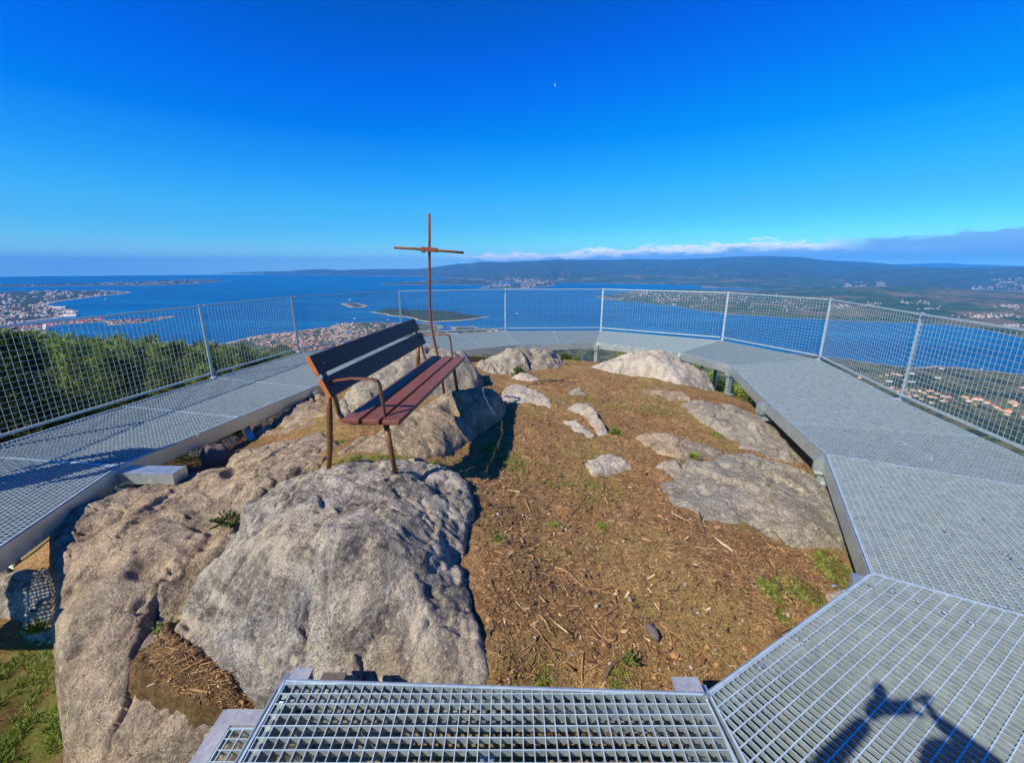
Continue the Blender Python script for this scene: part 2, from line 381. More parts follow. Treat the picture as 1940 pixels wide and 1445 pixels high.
tag(link('sea',me),'deep blue calm inlet reaching the horizon','sea',kind='structure')
# ------------------------------------------------------------------ far land
def far_mat(g,co,b):
    pos=g.new('ShaderNodeNewGeometry').outputs['Position']
    f1=g.noise(pos,.0011,6,.6,.5); f2=g.noise(pos,.006,5,.7); f3=g.noise(pos,.03,3,.7)
    c=g.ramp(f2,(.35,(.015,.030,.014)),(.6,(.065,.085,.040)))
    br=g.m('MULTIPLY',g.ramp(f1,(.52,0.),(.64,.6)),g.ramp(f2,(.4,0.),(.6,1.)))
    c=g.mix(br,c,(.13,.10,.06)); c=g.mix(g.ramp(f3,(.55,0.),(.75,.5)),c,(.10,.12,.05))
    sh=g.m('SUBTRACT',1,g.sstep(-499.6,-495.5,g.zc)); c=g.mix(sh,c,(.44,.36,.25))
    return {'Base Color':c,'Roughness':1.,'Specular IOR Level':.05,'Normal':g.bump(f2,.6,40.)}
M['far']=tmat('far_land',far_mat)
def pen_mat(g,co,b):
    pos=g.new('ShaderNodeNewGeometry').outputs['Position']
    f1=g.noise(pos,.0009,6,.62,.5); f2=g.noise(pos,.007,6,.72,.3); f3=g.noise(pos,.035,3,.7)
    c=g.ramp(f2,(.38,(.018,.045,.016)),(.52,(.045,.085,.028)),(.66,(.10,.14,.045)))
    br=g.m('MULTIPLY',g.ramp(f1,(.50,0.),(.58,1.)),g.ramp(f2,(.38,0.),(.5,.9)))
    c=g.mix(g.m('MULTIPLY',br,.7),c,(.25,.16,.09)); c=g.mix(g.ramp(f3,(.58,0.),(.72,.45)),c,(.17,.18,.08))
    sh=g.m('SUBTRACT',1,g.sstep(-499.9,-498.6,g.zc)); c=g.mix(sh,c,(.46,.36,.24))
    return {'Base Color':c,'Roughness':1.,'Specular IOR Level':.05,'Normal':g.bump(f2,.6,30.)}
M['pen']=tmat('heath_and_wood',pen_mat)
def isl_mat(g,co,b):
    pos=g.new('ShaderNodeNewGeometry').outputs['Position']
    f2=g.noise(pos,.03,5,.75)
    c=g.ramp(f2,(.35,(.015,.028,.012)),(.65,(.05,.072,.026)))
    sh=g.m('SUBTRACT',1,g.sstep(-498.5,-493.5,g.zc)); c=g.mix(sh,c,(.46,.38,.25))
    return {'Base Color':c,'Roughness':1.,'Specular IOR Level':.05,'Normal':g.bump(f2,.7,12.)}
M['isl']=tmat('island_wood',isl_mat)
LAND={}
def strip_land(key,name,label,cols,npx=420,ny=70,nseed=0,namp=.3,mt='far',hum=.16,tb=.6):
    """land between a front coast and a crest: cols = (px, py of coast, py of skyline, forward distance of the crest)"""
    c=np.array(cols,float); px=np.linspace(c[0,0],c[-1,0],npx)
    pf=np.interp(px,c[:,0],c[:,1]); pc=np.interp(px,c[:,0],c[:,2]); yc=np.interp(px,c[:,0],c[:,3])
    pf=pf+.35*fbm(px/14,px*0,nseed+2,3); pc=pc+.35*fbm(px/30,px*0+5,nseed+3,4)
    yf=sea_y(pf); yc=np.maximum(yc,yf*1.02); zc=yc*slope(pc)
    t=np.concatenate([np.linspace(0,1,int(ny*.7)),np.linspace(1+.05*tb,1+tb,int(ny*.3))])
    PX,T=np.meshgrid(px,t); YF=yf[None]+0*T; YC=yc[None]+0*T; ZC=zc[None]+0*T
    Y=YF+(YC-YF)*T
    prof=np.where(T<1,np.clip(T,0,1)**1.35*(1.0)+0,1-(T-1)/tb*.95)
    Xw=X(PX,Y,-400)
    nz=fbm(Xw/1500,Y/1500,nseed,5,.55)
    Z=-500.5+3*sst(0,.02,T)+(ZC+500)*prof*(1+namp*nz*np.sin(np.clip(T,0,1)*math.pi))+np.clip((ZC+500)*hum,0,75)*(fbm(Xw/600,Y/600,nseed+9,4))*np.clip(T*4,0,1)*np.clip((1.0-T)*6,0,1)
    Z=np.where((T>.04)&(T<1),np.maximum(Z,-497.5),Z); Z=np.where(T<=0,-503,Z)
    Z=np.maximum(Z,-503)
    V=np.stack([X(PX,Y,Z).ravel(),Y.ravel(),Z.ravel()],1)
    me=np_mesh(name,V,grid_faces(*PX.shape),M[mt],True)
    tag(link(name,me),label,kind='structure')
    LAND[key]=(px,t,Y,Z)
def on_strip(key,px,t):
    p,tt,Y,Z=LAND[key]; i=int(np.clip(np.searchsorted(p,px),0,len(p)-1)); y=np.interp(t,tt,Y[:,i]); z=np.interp(t,tt,Z[:,i])
    return float(X(px,y,z)),float(y),float(z)
strip_land('far','hills','long blue hills across the inlet under the cloud bank',
 [(420,517.5,516.5,34500),(480,519,514.8,34500),(540,520.2,513.6,34000),(585,521,510.5,33500),(610,521.5,509.8,33500),(650,522,512.2,33000),(665,522.5,511,32000),(700,523,510,30500),(790,524,509.6,29500),(830,526,505,28500),(870,528,499.5,28000),(890,529,499.5,28000),(912,530,495.8,27500),(950,534,496.5,27000),(1000,538,494.5,26500),(1040,541,493,26000),(1060,535.5,491.6,26000),(1100,536.5,492.2,26000),(1150,537,492.4,26000),(1200,537,491.2,26000),(1270,538,491.8,25500),(1340,541,489.5,25000),(1400,545,486.3,24500),(1460,548,485.2,24000),(1515,548,487,24000),(1560,548,493,24500),(1640,548,496.2,25000),(1700,548,501.5,24000),(1740,548,505,23000),(1800,548,508,22000),(2300,548,508,20000)],npx=640,ny=90,nseed=100)
strip_land('foot','hills','greener foothills at the foot of the long blue hills',
 [(1035,539,537,14500),(1075,536.8,529,15500),(1130,537.2,524,16500),(1200,537.8,519,17000),(1260,538.6,522,16500),(1320,541,524,15500),(1390,545.2,521,15500),(1450,548,519,15500),(1520,548,523,14500),(1600,548.5,530,13000)],ny=60,nseed=155,namp=.3,mt='pen')
strip_land('far2','hills','pale farthest hills at the right below the clouds',
 [(1480,520,511,35000),(1600,520,504,36000),(1690,520,501,36000),(1740,520,499.5,36000),(1790,520,498.3,36000),(1835,520,501.2,36000),(1880,520,501.8,36000),(1940,520,504.2,36000),(2250,520,503,36000)],ny=30,nseed=140)
strip_land('mid','hills','dark blue ridge in front of the farthest hills at the right',
 [(1330,545,541,13000),(1420,546,533,14000),(1500,547,524,15000),(1570,548,518,16000),(1640,549,513,16000),(1700,550,508.6,16000),(1750,550,507,16000),(1800,550,508.8,16000),(1860,550,506.6,16000),(1940,551,505.4,15500),(2300,556,504,14000)],nseed=170)
strip_land('pen','headland','wooded headland with brown heath across the channel at the right',
 [(1127,562.5,562,7300),(1140,565,560.6,7400),(1165,568.5,558,8200),(1200,572.5,553,9300),(1280,580,549.5,9800),(1330,589,548.5,9800),(1385,596,549,9500),(1430,599,549,9300),(1500,603,548.5,9000),(1560,606,545.5,8600),(1600,608,543.8,8400),(1640,610,542.8,8400),(1720,612,543.2,8400),(1790,616,546,8400),(1860,625,550.5,8400),(1940,643,552,8400),(2050,668,553,8000),(2300,720,555,7500)],npx=560,ny=110,nseed=200,namp=.5,mt='pen',hum=.3,tb=.10)
def poly_land(key,name,label,pp,slp,hmax,nseed,mt='far',nx=200,ny=90):
    w=[P(a,b,-500) for a,b in pp]; a=np.array(pp,float)
    px=np.linspace(a[:,0].min()-8,a[:,0].max()+8,nx); py=np.linspace(a[:,1].max()+1.5,a[:,1].min()-1.0,ny)
    Y=sea_y(py)[:,None]+0*px[None]; PX=px[None]+0*Y; Xw=X(PX,Y,-500.)
    sc=np.ptp(np.array(w)[:,0])
    sd=sdist(w,Xw,Y)
    lo=np.clip(abs(hmax)*3,30,200)
    sd=sd+lo*.35*fbm(Xw/lo/2,Y/lo/2,nseed,4)
    Z=-501.+np.minimum(np.clip(sd,-60,1e9)*slp,hmax*(1+.45*fbm(Xw/700,Y/700,nseed+5,4)))
    Z=np.where(sd<-40,-506,Z)
    V=np.stack([Xw.ravel(),Y.ravel(),Z.ravel()],1); fc=grid_faces(*Z.shape); k=V[fc][:,:,2].max(1)>-502.5
    me=np_mesh(name,V,fc[k],M[mt],True)
    tag(link(name,me),label,kind='structure')
    LAND[key]=(w,slp,hmax)
poly_land('strip','headland','low thin headland in the far water at the left',[(-300,546),(0,543.5),(110,542),(200,541.5),(300,540.5),(350,538.5),(400,535),(437,531.5),(400,529.8),(350,529.5),(310,531),(260,534),(180,537),(0,539.5),(-300,541)],.05,22,301)
poly_land('left','coastal_plain','flat built up coast at the left edge',[(-500,600),(-300,566),(0,553),(60,551.5),(120,550.5),(200,550.5),(262,553.6),(230,557),(200,560),(150,566),(110,571.5),(92,576.5),(110,581),(147,588),(150,592),(135,600),(100,604),(60,609),(0,618),(-200,645),(-500,700)],.04,18,311,nx=260)
poly_land('dock','harbour_quay','narrow harbour quay with red and white stacks',[(-200,650),(0,623),(60,616),(110,610),(150,605.5),(195,601.5),(205,608),(250,604.5),(290,603),(332,597.6),(334,599.5),(275,611),(205,616.5),(196,610),(110,615),(92,622),(92,632),(60,640),(-100,665)],.08,5,321)
poly_land('pier','breakwater','long thin stone breakwater beyond the quay',[(185,600),(240,593),(300,585.5),(345,582),(346,583.2),(300,587),(240,594.6),(190,602)],.2,5,325)
poly_land('isle','island','wooded island with a sandy rim below the cross',[(700,591),(716,593.5),(738,598),(770,601),(790,607),(812,611),(835,609.5),(870,608),(908,602.5),(925,600.5),(905,599),(880,594.5),(850,590.5),(800,589.5),(770,587),(740,586.5),(718,588.5)],.22,34,331,'isl',nx=260)
poly_land('islet','island','small low islet left of the wooded island',[(641,575.5),(660,573.8),(682,575),(700,579),(690,582.5),(662,583),(650,579)],.05,7,341)
poly_land('arosa','island','long flat island far behind the cross',[(718,538),(745,535.5),(790,534.5),(808,530.5),(850,528.5),(900,529.5),(948,534),(952,538),(930,539.5),(880,539.5),(830,538.5),(780,539.5),(735,539)],.06,45,351)
poly_land('villa','headland','low built up point in front of the far hills',[(905,546),(930,541.5),(960,538.5),(1010,537),(1045,537.5),(1055,540),(1030,543),(1010,544.5),(985,546.5),(940,545.5)],.05,30,361)
# ------------------------------------------------------------------ houses
def house_mesh(name,w,d,h,rh,wall,roof,hip):
    me=bpy.data.meshes.new(name);a,b=w/2,d/2;e=.5;r=a-(b if hip else 0);rh*=1.6;h*=.85
    V=[(-a,-b,-4),(a,-b,-4),(a,b,-4),(-a,b,-4),(-a,-b,h),(a,-b,h),(a,b,h),(-a,b,h),(-a-e,-b-e,h-.15),(a+e,-b-e,h-.15),(a+e,b+e,h-.15),(-a-e,b+e,h-.15),(-r,0,h+rh),(r,0,h+rh)]
    Fs=[(0,1,5,4),(1,2,6,5),(2,3,7,6),(3,0,4,7),(4,7,12),(5,13,6),(8,9,13,12),(10,11,12,13),(8,12,11),(9,10,13),(8,11,10,9)]
    if not hip: Fs[8]=(4,12,7);Fs[9]=(5,6,13)
    mi=[0]*6+[1,1]+([1,1] if hip else [0,0])+[1]
    # dark window openings set into the walls
    k=len(V)
    for sy,nn in((-1,4),):
        for fl in range(max(1,int(h/3))):
            for q in range(nn):
                x=-a+w*(q+.5)/nn; z=fl*3+1.0; y=sy*(b+.03)
                V+=[(x-.6,y,z),(x+.6,y,z),(x+.6,y,z+1.3),(x-.6,y,z+1.3)]; Fs.append((k,k+1,k+2,k+3)); mi.append(2); k+=4
    me.from_pydata(V,[],Fs)
    for m_ in(M[wall],M[roof],M['pane']): me.materials.append(m_)
    me.polygons.foreach_set('material_index',mi); return me
M['white']=mat('white_render',None,Base_Color=(.72,.66,.58),Roughness=.9)
M['cream']=mat('cream_render',None,Base_Color=(.66,.57,.43),Roughness=.9)
M['greyw']=mat('grey_render',None,Base_Color=(.45,.44,.43),Roughness=.9)
M['terra']=mat('terracotta_tiles',lambda g,co,b:{'Base Color':g.ramp(g.noise(co,.6,3),(.35,(.40,.115,.05)),(.65,(.58,.20,.09))),'Roughness':.9})
M['orange']=mat('orange_tiles',lambda g,co,b:{'Base Color':g.ramp(g.noise(co,.6,3),(.35,(.62,.22,.07)),(.65,(.74,.31,.12))),'Roughness':.9})
M['greyroof']=mat('grey_sheet_roof',None,Base_Color=(.5,.5,.52),Roughness=.6)
M['redbox']=mat('red_painted_steel',None,Base_Color=(.5,.08,.06),Roughness=.7)
M['pane']=mat('window_glass',None,Base_Color=(.03,.04,.05),Roughness=.2)
HV=[('white','orange',13,9,6,2.4,True),('cream','orange',15,10,5.5,2.2,True),('white','terra',12,9,7,2.6,False),('white','terra',18,11,6,2.8,True),('cream','terra',11,9,6,2.2,False),('white','greyroof',22,12,5,1.6,False),('greyw','terra',12,10,8,2,False),('white','orange',26,12,4.5,2.2,False)]
HM=[house_mesh('house',w,d,h,r,a,b,hp) for a,b,w,d,h,r,hp in HV]
HN=['white house with an orange tiled roof','cream house with an orange tiled roof','white two storey house with a red tiled roof','broad white house with a red hipped roof','small cream house with a red tiled roof','long white building with a grey roof','grey rendered house with a red tiled roof','long low white building with an orange roof']
def drop(px,py,z=-470.):
    for _ in range(9):
        x,y=P(px,py,z); z2=Hs(x,y); z=z*.35+z2*.65
    return x,y,z
nh=0
def house(px,py,v,sc,label,grp,pos=None):
    global nh
    x,y,z=pos if pos else drop(px,py)
    o=link('house',HM[v]); o.location=(x,y,z); o.rotation_euler[2]=rng.uniform(-.7,.7)+(math.pi/2 if rng.random()<.3 else 0); o.scale=(sc,sc,sc*(.8 if b>690 else .5))
    tag(o,HN[v]+' '+label,'house',grp); nh+=1
near_h=[(1762,742,3,1.3),(1776,747,0,1.1),(1750,745,1,1.),(1742,741,2,1.),(1786,751,5,1.),(1795,753,3,1.2),(1768,754,7,1.1),(1737,762,4,1.),(1765,764,0,1.),(1788,760,3,1.15),(1803,772,4,1.),(1728,740,5,.9),(1720,745,6,.9),(1715,738,4,.9),(1722,752,2,1.),(1735,750,0,.9),(1746,757,1,.9),(1828,753,1,1.2),(1836,760,2,1.1),(1848,757,0,1.2),(1857,757,3,1.1),(1869,764,0,1.2),(1845,768,1,1.1),(1884,770,4,1.2),(1889,774,1,1.),(1918,762,1,1.2),(1921,769,0,1.2),(1927,765,4,1.),(1905,779,7,1.),(1912,778,1,1.),(1907,785,4,1.1),(1938,735,0,1.),(1727,708,5,1.2),(1684,723,5,1.1),(1692,709,3,1.),(1700,710,0,1.),(1680,711,1,1.),(1668,713,4,.9),(1706,712,2,1.),(1776,716,5,1.),(1726,724,5,1.1),(1670,728,2,.9),(1628,716,0,.9),(1650,733,4,.9),(1657,738,0,.9),(1718,709,1,.9),(1690,735,1,1.),(1700,742,0,1.),(1706,748,5,.9),(1755,769,4,.8),(1935,790,4,.9),(1860,700,2,.9),(1785,699,5,.9)]
for a,b,v,s in near_h:
    house(a,b,v,s,'in the village beyond the right fence' if b>731 else 'in fields above the right village','houses of the village below the right fence')
reg=[(470,640),(505,634),(545,629),(590,624),(625,617),(640,612),(700,610.5),(745,611.5),(770,618),(750,636),(700,650),(660,662),(600,668),(560,672),(545,665),(500,655),(470,648)]
pts=[]
while len(pts)<900:
    a=rng.uniform(470,770);b=rng.uniform(610,672)
    if sdist(reg,np.array([a]),np.array([b]))[0]>0 and rng.random()<(.55+.45*float(vnoise(a/14,b/6,5))): pts.append((a,b))
pts.sort(key=lambda p:-p[1])
for a,b in pts[:185]:
    house(a,b,int(rng.choice([0,2,2,3,3,4,3,6,4,2,3,1])),rng.uniform(.9,1.25),'in the seaside town','houses of the seaside town')
extra=[(rng.uniform(772,905),rng.uniform(616,638)) for _ in range(44)]+[(rng.uniform(905,945),rng.uniform(623,629)) for _ in range(8)]
for a,b in extra: house(a,b,int(rng.choice([0,3,5,2,7])),rng.uniform(.9,1.3),'on the shore behind the cross','houses on the shore behind the cross')
# farther buildings: one mass
def bmass(items,name,label):
    """items: x, y, z, width, depth, height, turn, wall, roof"""
    ml=['white','cream','greyw','terra','orange','greyroof','redbox'];V=[];Fs=[];mi=[]
    for x,y,z,w,d,h,r,wm,rm in items:
        k=len(V);co,si=math.cos(r),math.sin(r)
        for zz_ in(-3,h):
            for p,q in((-w/2,-d/2),(w/2,-d/2),(w/2,d/2),(-w/2,d/2)): V.append((x+p*co-q*si,y+p*si+q*co,z+zz_))
        for p in(-w/2,w/2): V.append((x+p*co,y+p*si,z+h*1.3))
        Fs+=[(k,k+1,k+5,k+4),(k+1,k+2,k+6,k+5),(k+2,k+3,k+7,k+6),(k+3,k,k+4,k+7),(k+4,k+5,k+9,k+8),(k+6,k+7,k+8,k+9),(k+4,k+8,k+7),(k+5,k+6,k+9)]
        mi+=[ml.index(wm)]*4+[ml.index(rm)]*2+[ml.index(wm)]*2
    me=bpy.data.meshes.new(name);me.from_pydata(V,[],Fs)
    for m_ in ml: me.materials.append(M[m_])
    me.polygons.foreach_set('material_index',mi); tag(link(name,me),label,kind='stuff')
def rb(x,y,z,s=1.,white=.5,red=0,town=0):
    s*=.88
    wm='redbox' if rng.random()<red else rng.choice(['white','greyw','cream','greyw','cream','greyw'])
    rm='redbox' if wm=='redbox' else rng.choice(['terra','terra','terra','greyroof','greyw'])
    if town: return (x,y,z,rng.uniform(11,19),rng.uniform(9,13),rng.uniform(2.5,5),rng.uniform(-.6,.6),str(wm),str(rng.choice(['terra','terra','orange','terra'])))
    return (x,y,z,rng.uniform(9,20)*s,rng.uniform(8,14)*s,rng.uniform(4,9)*(.6+.4*s),rng.uniform(-.6,.6),str(wm),str(rm))
it=[]
for a,b in pts[185:]:
    x,y,z=drop(a,b); it.append(rb(x,y,z,.95,0,0,1))
bmass(it,'town_houses','dense red roofed houses of the seaside town by the water')
it=[]
def scat(key,n,pxr,tr,s,thr=-.2,sd=0):
    k=0;tries=0
    while k<n and tries<n*12:
        tries+=1
        a=rng.uniform(*pxr);t=rng.uniform(*tr)
        if float(fbm(np.array([a/22.]),np.array([t*9.]),sd+61,2)[0])<thr: continue
        x,y,z=on_strip(key,a,t)
        if z<-499: continue
        it.append(rb(x,y,z,s)); k+=1
scat('far',90,(430,665),(.02,.5),4.0,-.3)
scat('far',110,(700,950),(.01,.10),2.6,0)
scat('far',260,(930,1075),(.01,.20),2.2,-.1)
scat('far',110,(1075,1300),(.01,.06),2.4,.0)
scat('far',60,(950,1400),(.1,.5),2.2,.1)
scat('mid',220,(1395,1560),(.02,.5),1.7,-.1); scat('mid',150,(1560,1680),(.1,.4),1.6,.1); scat('mid',150,(1840,1945),(.05,.5),1.7,0)
scat('pen',130,(1190,1390),(.3,.95),1.3,0); scat('pen',60,(1150,1400),(.02,.35),1.1,.2); scat('pen',60,(1400,1560),(.1,.7),1.0,.2)
def clus(key,n,px,py,rx,s):
    yy=None
    p,tt,Y,Z=LAND[key]
    for _ in range(n):
        a=px+rng.normal()*rx;b=py+rng.normal()*2.0
        i=int(np.clip(np.searchsorted(p,a),0,len(p)-1)); v=722.5-F*(Y[:,i]*sT+Z[:,i]*cT)/(Y[:,i]*cT-Z[:,i]*sT)
        # first hit seen from here
        vis=np.minimum.accumulate(v); j=int(np.argmax(vis<=b))
        if j==0: continue
        y=Y[j,i];z=Z[j,i]; it.append(rb(float(X(a,y,z)),y,z,s))
clus('pen',70,1868,600,22,.9);clus('pen',34,1915,581,16,1.1);clus('pen',16,1722,574,9,1.);clus('pen',10,1752,574,6,1.);clus('pen',26,1645,578,13,1.1);clus('pen',12,1760,585,12,1.);clus('pen',22,1600,580,12,1.1);clus('pen',16,1915,618,10,1.);clus('pen',8,1925,600,8,1.);clus('pen',20,1405,565,14,1.);clus('pen',16,1480,572,14,1.);clus('pen',22,1340,560,22,1.);clus('pen',22,1220,556,16,1.3)
bmass(it,'far_houses','pale specks of villages on the far shores')
it=[]
def onpoly(a,b,key):
    w,slp,hm=LAND[key]; x,y=P(a,b,-500); sd=float(sdist(w,np.array([x]),np.array([y]))[0]); return x,y,-501+min(max(sd,0)*slp,hm),sd
def scp(key,n,pxr,pyr,s,thr=-.1,red=0):
    k=0;tr=0
    while k<n and tr<n*15:
        tr+=1;a=rng.uniform(*pxr);b=rng.uniform(*pyr)
        if float(fbm(np.array([a/16.]),np.array([b/4.]),91,2)[0])<thr: continue
        x,y,z,sd=onpoly(a,b,key)
        if sd<8: continue
        it.append(rb(x,y,z,s,red=red)); k+=1
scp('strip',130,(190,330),(535,541),2.6,-.3); scp('strip',80,(320,410),(530,538),2.6,-.2); scp('strip',40,(-20,180),(538,543),2.6,.0)
scp('left',380,(-30,150),(575,618),1.9,-.2); scp('left',180,(-30,250),(551,565),2.6,-.05); scp('left',90,(0,110),(560,580),2.,0)
scp('dock',300,(0,330),(597,625),1.15,-.4,.45); scp('arosa',90,(720,950),(530,539),1.8,.0); scp('villa',150,(910,1050),(537,545),1.9,-.1)
for a,b,w in [(112,583.5,190),(134,599,150),(133,592,120),(20,630,120),(60,628,130),(84,626,60),(40,634,90),(0,634,100),(103,583.6,90)]:
    x,y=P(a,b,-500); it.append((x,y,-498,w,60,13,.1,'white','white'))
x,y=P(88,624,-500); it.append((x,y,-498,25,25,30,.1,'white','white'))
bmass(it,'far_harbour_buildings','crowded buildings and quay stacks on the low coast at the left')
# boats and mussel rafts
def boat_mesh():
    mb=MB(); mb.add([(-2,-6,0),(2,-6,0),(2.2,2,0),(0,7,0),(-2.2,2,0),(-2.4,-6,2),(2.4,-6,2),(2.8,2,2.2),(0,8,2.6),(-2.8,2,2.2)],[(4,3,2,1,0),(5,6,7,8,9),(0,1,6,5),(1,2,7,6),(2,3,8,7),(3,4,9,8),(4,0,5,9)])
    mb.box((0,-1,3.2),(2.6,4.5,2.2)); return mb
for a,b,s,l in [(663,568.5,3.2,'white boat near the small islet'),(672,604,2.2,'white boat off the seaside town'),(980,594,1.8,'white boat on open water below the far walkway'),(200,567,3.,'pale boat off the left hand coast'),(735,606,1.6,'small boat by the wooded island'),(1070,571,1.6,'small boat left of the headland point')]:
    x,y=P(a,b,-500); mb=boat_mesh(); o=mb.build('boat',M['white']); o.location=(x,y,-500.6); o.scale=(s,s,s); o.rotation_euler[2]=1.2; tag(o,l,'boat')
M['raft']=mat('weathered_raft_timber',None,Base_Color=(.12,.10,.08),Roughness=.9)
mb=MB()
for k in range(6): mb.box((-9+k*3.6,0,.8),(.9,22,.8))
for k in range(5): mb.box((0,-9+k*4.5,1.5),(21,.8,.5))
mb.box((0,0,1.2),(4,4,3))
rp=mb.build('mussel_raft',M['raft']); first=True
for row in range(5):
    for k in range(13):
        a=604+k*11+row*9+rng.uniform(-2,2); b=545+row*3.2-k*.25+rng.uniform(-.6,.6)
        x,y=P(a,b,-500); o=rp if first else rp.copy()
        if not first: COL.objects.link(o)
        first=False; o.location=(x,y,-500.5); o.scale=(2.2,2.2,2.)
        tag(o,'dark mussel raft in the rows of rafts left of the cross','raft','mussel rafts moored in rows')
# ------------------------------------------------------------------ woods
def leafcol(lo,hi,sc=3.):
    def fn(g,co,b):
        oi=g.new('ShaderNodeObjectInfo').outputs['Random']; pos=g.new('ShaderNodeNewGeometry').outputs['Position']
        f=g.m('ADD',g.m('MULTIPLY',g.noise(pos,sc,3,.6),.55),g.m('MULTIPLY',oi,.6))
        return {'Base Color':g.ramp(f,(.35,lo),(.75,hi)),'Roughness':.65,'Specular IOR Level':.25}
    return mat('foliage',fn)
M['pine']=leafcol((.055,.095,.025),(.27,.35,.065),1.3)
M['bush']=leafcol((.035,.07,.012),(.12,.18,.025),3.)
M['forest']=leafcol((.020,.036,.014),(.070,.095,.030),.02)
M['bark']=mat('pine_bark',lambda g,co,b:{'Base Color':g.ramp(g.noise(co,9,5,.7),(.35,(.06,.04,.028)),(.65,(.19,.12,.08))),'Roughness':.95})
def tufts(C,D,nb,L,W,rg):
    """needle tufts at centres C with axes D: thin triangles"""
    n=len(C); C=np.repeat(C,nb,0);D=np.repeat(D,nb,0); m=len(C)
    d=D+rg.normal(size=(m,3))*.75; d/=np.linalg.norm(d,axis=1,keepdims=True)
    s=np.cross(d,rg.normal(size=(m,3))); s/=np.linalg.norm(s,axis=1,keepdims=True)
    L=L*rg.uniform(.6,1.2,(m,1)); W=W*rg.uniform(.7,1.3,(m,1))
    V=np.stack([C-s*W/2,C+s*W/2,C+d*L],1).reshape(-1,3)
    return V,np.arange(m*3).reshape(-1,3)
def pine(seed,h=5.5,rad=1.5):
    rg=np.random.default_rng(seed);C=[];D=[];tb=MB()
    bend=rg.normal(size=2)*.1
    ax=lambda z:np.array([bend[0]*(z/h)**2*h*.3,bend[1]*(z/h)**2*h*.3,z])
    tb.tube([ax(z) for z in np.linspace(-.6,h*.97,7)],[.12*(1-.9*i/6) for i in range(7)],7)
    nw=17
    for w in range(nw):
        z=.5+(h-.7)*(w/(nw-1))**.9; f=1-z/h; Lb=rad*(f**.7)*(1+.0*w)+.22
        if z<1.2: Lb*=.8
        for k in range(6):
            a=2*math.pi*(k+rg.uniform(-.3,.3))/6+w*1.1; el=.15+.5*(1-f); Lk=Lb*rg.uniform(.55,1.15)
            d=np.array([math.cos(a)*math.cos(el),math.sin(a)*math.cos(el),math.sin(el)])
            p0=ax(z); tb.tube([p0,p0+d*Lk*.9],[.025,.006],4,False)
            ns=max(3,int(Lk/.15))
            for q in range(ns):
                t=.25+.75*(q+1)/ns; c=p0+d*Lk*t+rg.normal(size=3)*.09*(1-.4*t); C.append(c); dd=d*.7+np.array([0,0,.55])+rg.normal(size=3)*.3; D.append(dd)
                for _ in range(2):
                    C.append(c+rg.normal(size=3)*.13); D.append(dd+rg.normal(size=3)*.4)
    for q in range(10): C.append(ax(h-.1*q*.6)+rg.normal(size=3)*.05); D.append(np.array([0,0,1.])+rg.normal(size=3)*.4)
    V,Fs=tufts(np.array(C),np.array(D),9,.24,.034,rg)
    return np_mesh('crown',V,Fs,M['pine']),tb
pines=[]
for s_,h_,r_ in((1,5.6,1.55),(2,6.4,1.5),(3,4.6,1.45),(4,5.2,1.8)):
    cm,tb=pine(s_,h_,r_); pines.append((cm,tb,h_))
tmesh=[]
for cm,tb,h_ in pines:
    me=bpy.data.meshes.new('trunk'); me.from_pydata(np.vstack(tb.v).tolist(),[],tb.f); me.materials.append(M['bark']); tmesh.append(me)
def put_pine(x,y,k,sc,label,grp):
    e=thing('pine_tree',label,'tree',(x,y,Hs(x,y)-.15),grp); e.rotation_euler[2]=rng.uniform(0,6.3); e.scale=(sc*rng.uniform(.9,1.15),sc*rng.uniform(.9,1.15),sc)
    for nm,me in(('crown',pines[k][0]),('trunk',tmesh[k])):
        o=bpy.data.objects.new(nm,me);COL.objects.link(o);o.parent=e
cnt=0; placed=[]
def topy(x,y,z): return 722.5-F*(y*sT+z*cT)/(y*cT-z*sT)
tl=[]
for _ in range(26000):
    if cnt>=225: break
    a=math.radians(rng.uniform(-62,-25)); r=10.5+ (rng.random()**1.5)*95
    x,y=r*math.sin(a),r*math.cos(a)
    if math.hypot(x,y-5.4)<9.6: continue
    if any((x-p)**2+(y-q)**2<(1.0+r*.014)**2 for p,q in placed): continue
    z=Hs(x,y); k=int(rng.integers(0,4)); sc=rng.uniform(.75,1.25)*(1+min(r,60)*.006)
    px=970+F*x/(y*cT-z*sT)
    lim=np.interp(px,[-400,0,120,300,400,480,560,620,700],[600,628,636,648,648,652,664,690,720])
    # keep the tops under the skyline of the wood
    if topy(x,y,z+pines[k][2]*sc)<lim+rng.uniform(-2,10):
        sc*=.72
        if topy(x,y,z+pines[k][2]*sc)<lim-2: 
            sc*=.72
            if topy(x,y,z+pines[k][2]*sc)<lim-2: continue
    placed.append((x,y)); cnt+=1
    put_pine(x,y,k,sc,'young green pine in the thicket beyond the left fence','pines beyond the left fence')
def pine_top(px,pt_,y,k,label,grp):
    zt=y*float(slope(pt_)); x=float(X(px,y,zt)); zg=Hs(x,y); hh=zt-zg
    if hh<.4: return
    put_pine(x,y,k,min(2.2,hh/pines[k][2]),label,grp)
for px0 in np.arange(-30,520,13):
    py0=float(np.interp(px0,[-30,0,60,120,200,260,330,400,440,480,520],[632,634,626,640,645,642,652,654,657,664,674]))+rng.uniform(-7,13)
    pine_top(px0+rng.uniform(-5,5),py0,rng.uniform(15,34) if px0>60 else rng.uniform(11,24),int(rng.integers(0,4)),'taller pine on the skyline of the thicket beyond the left fence','skyline pines beyond the left fence')
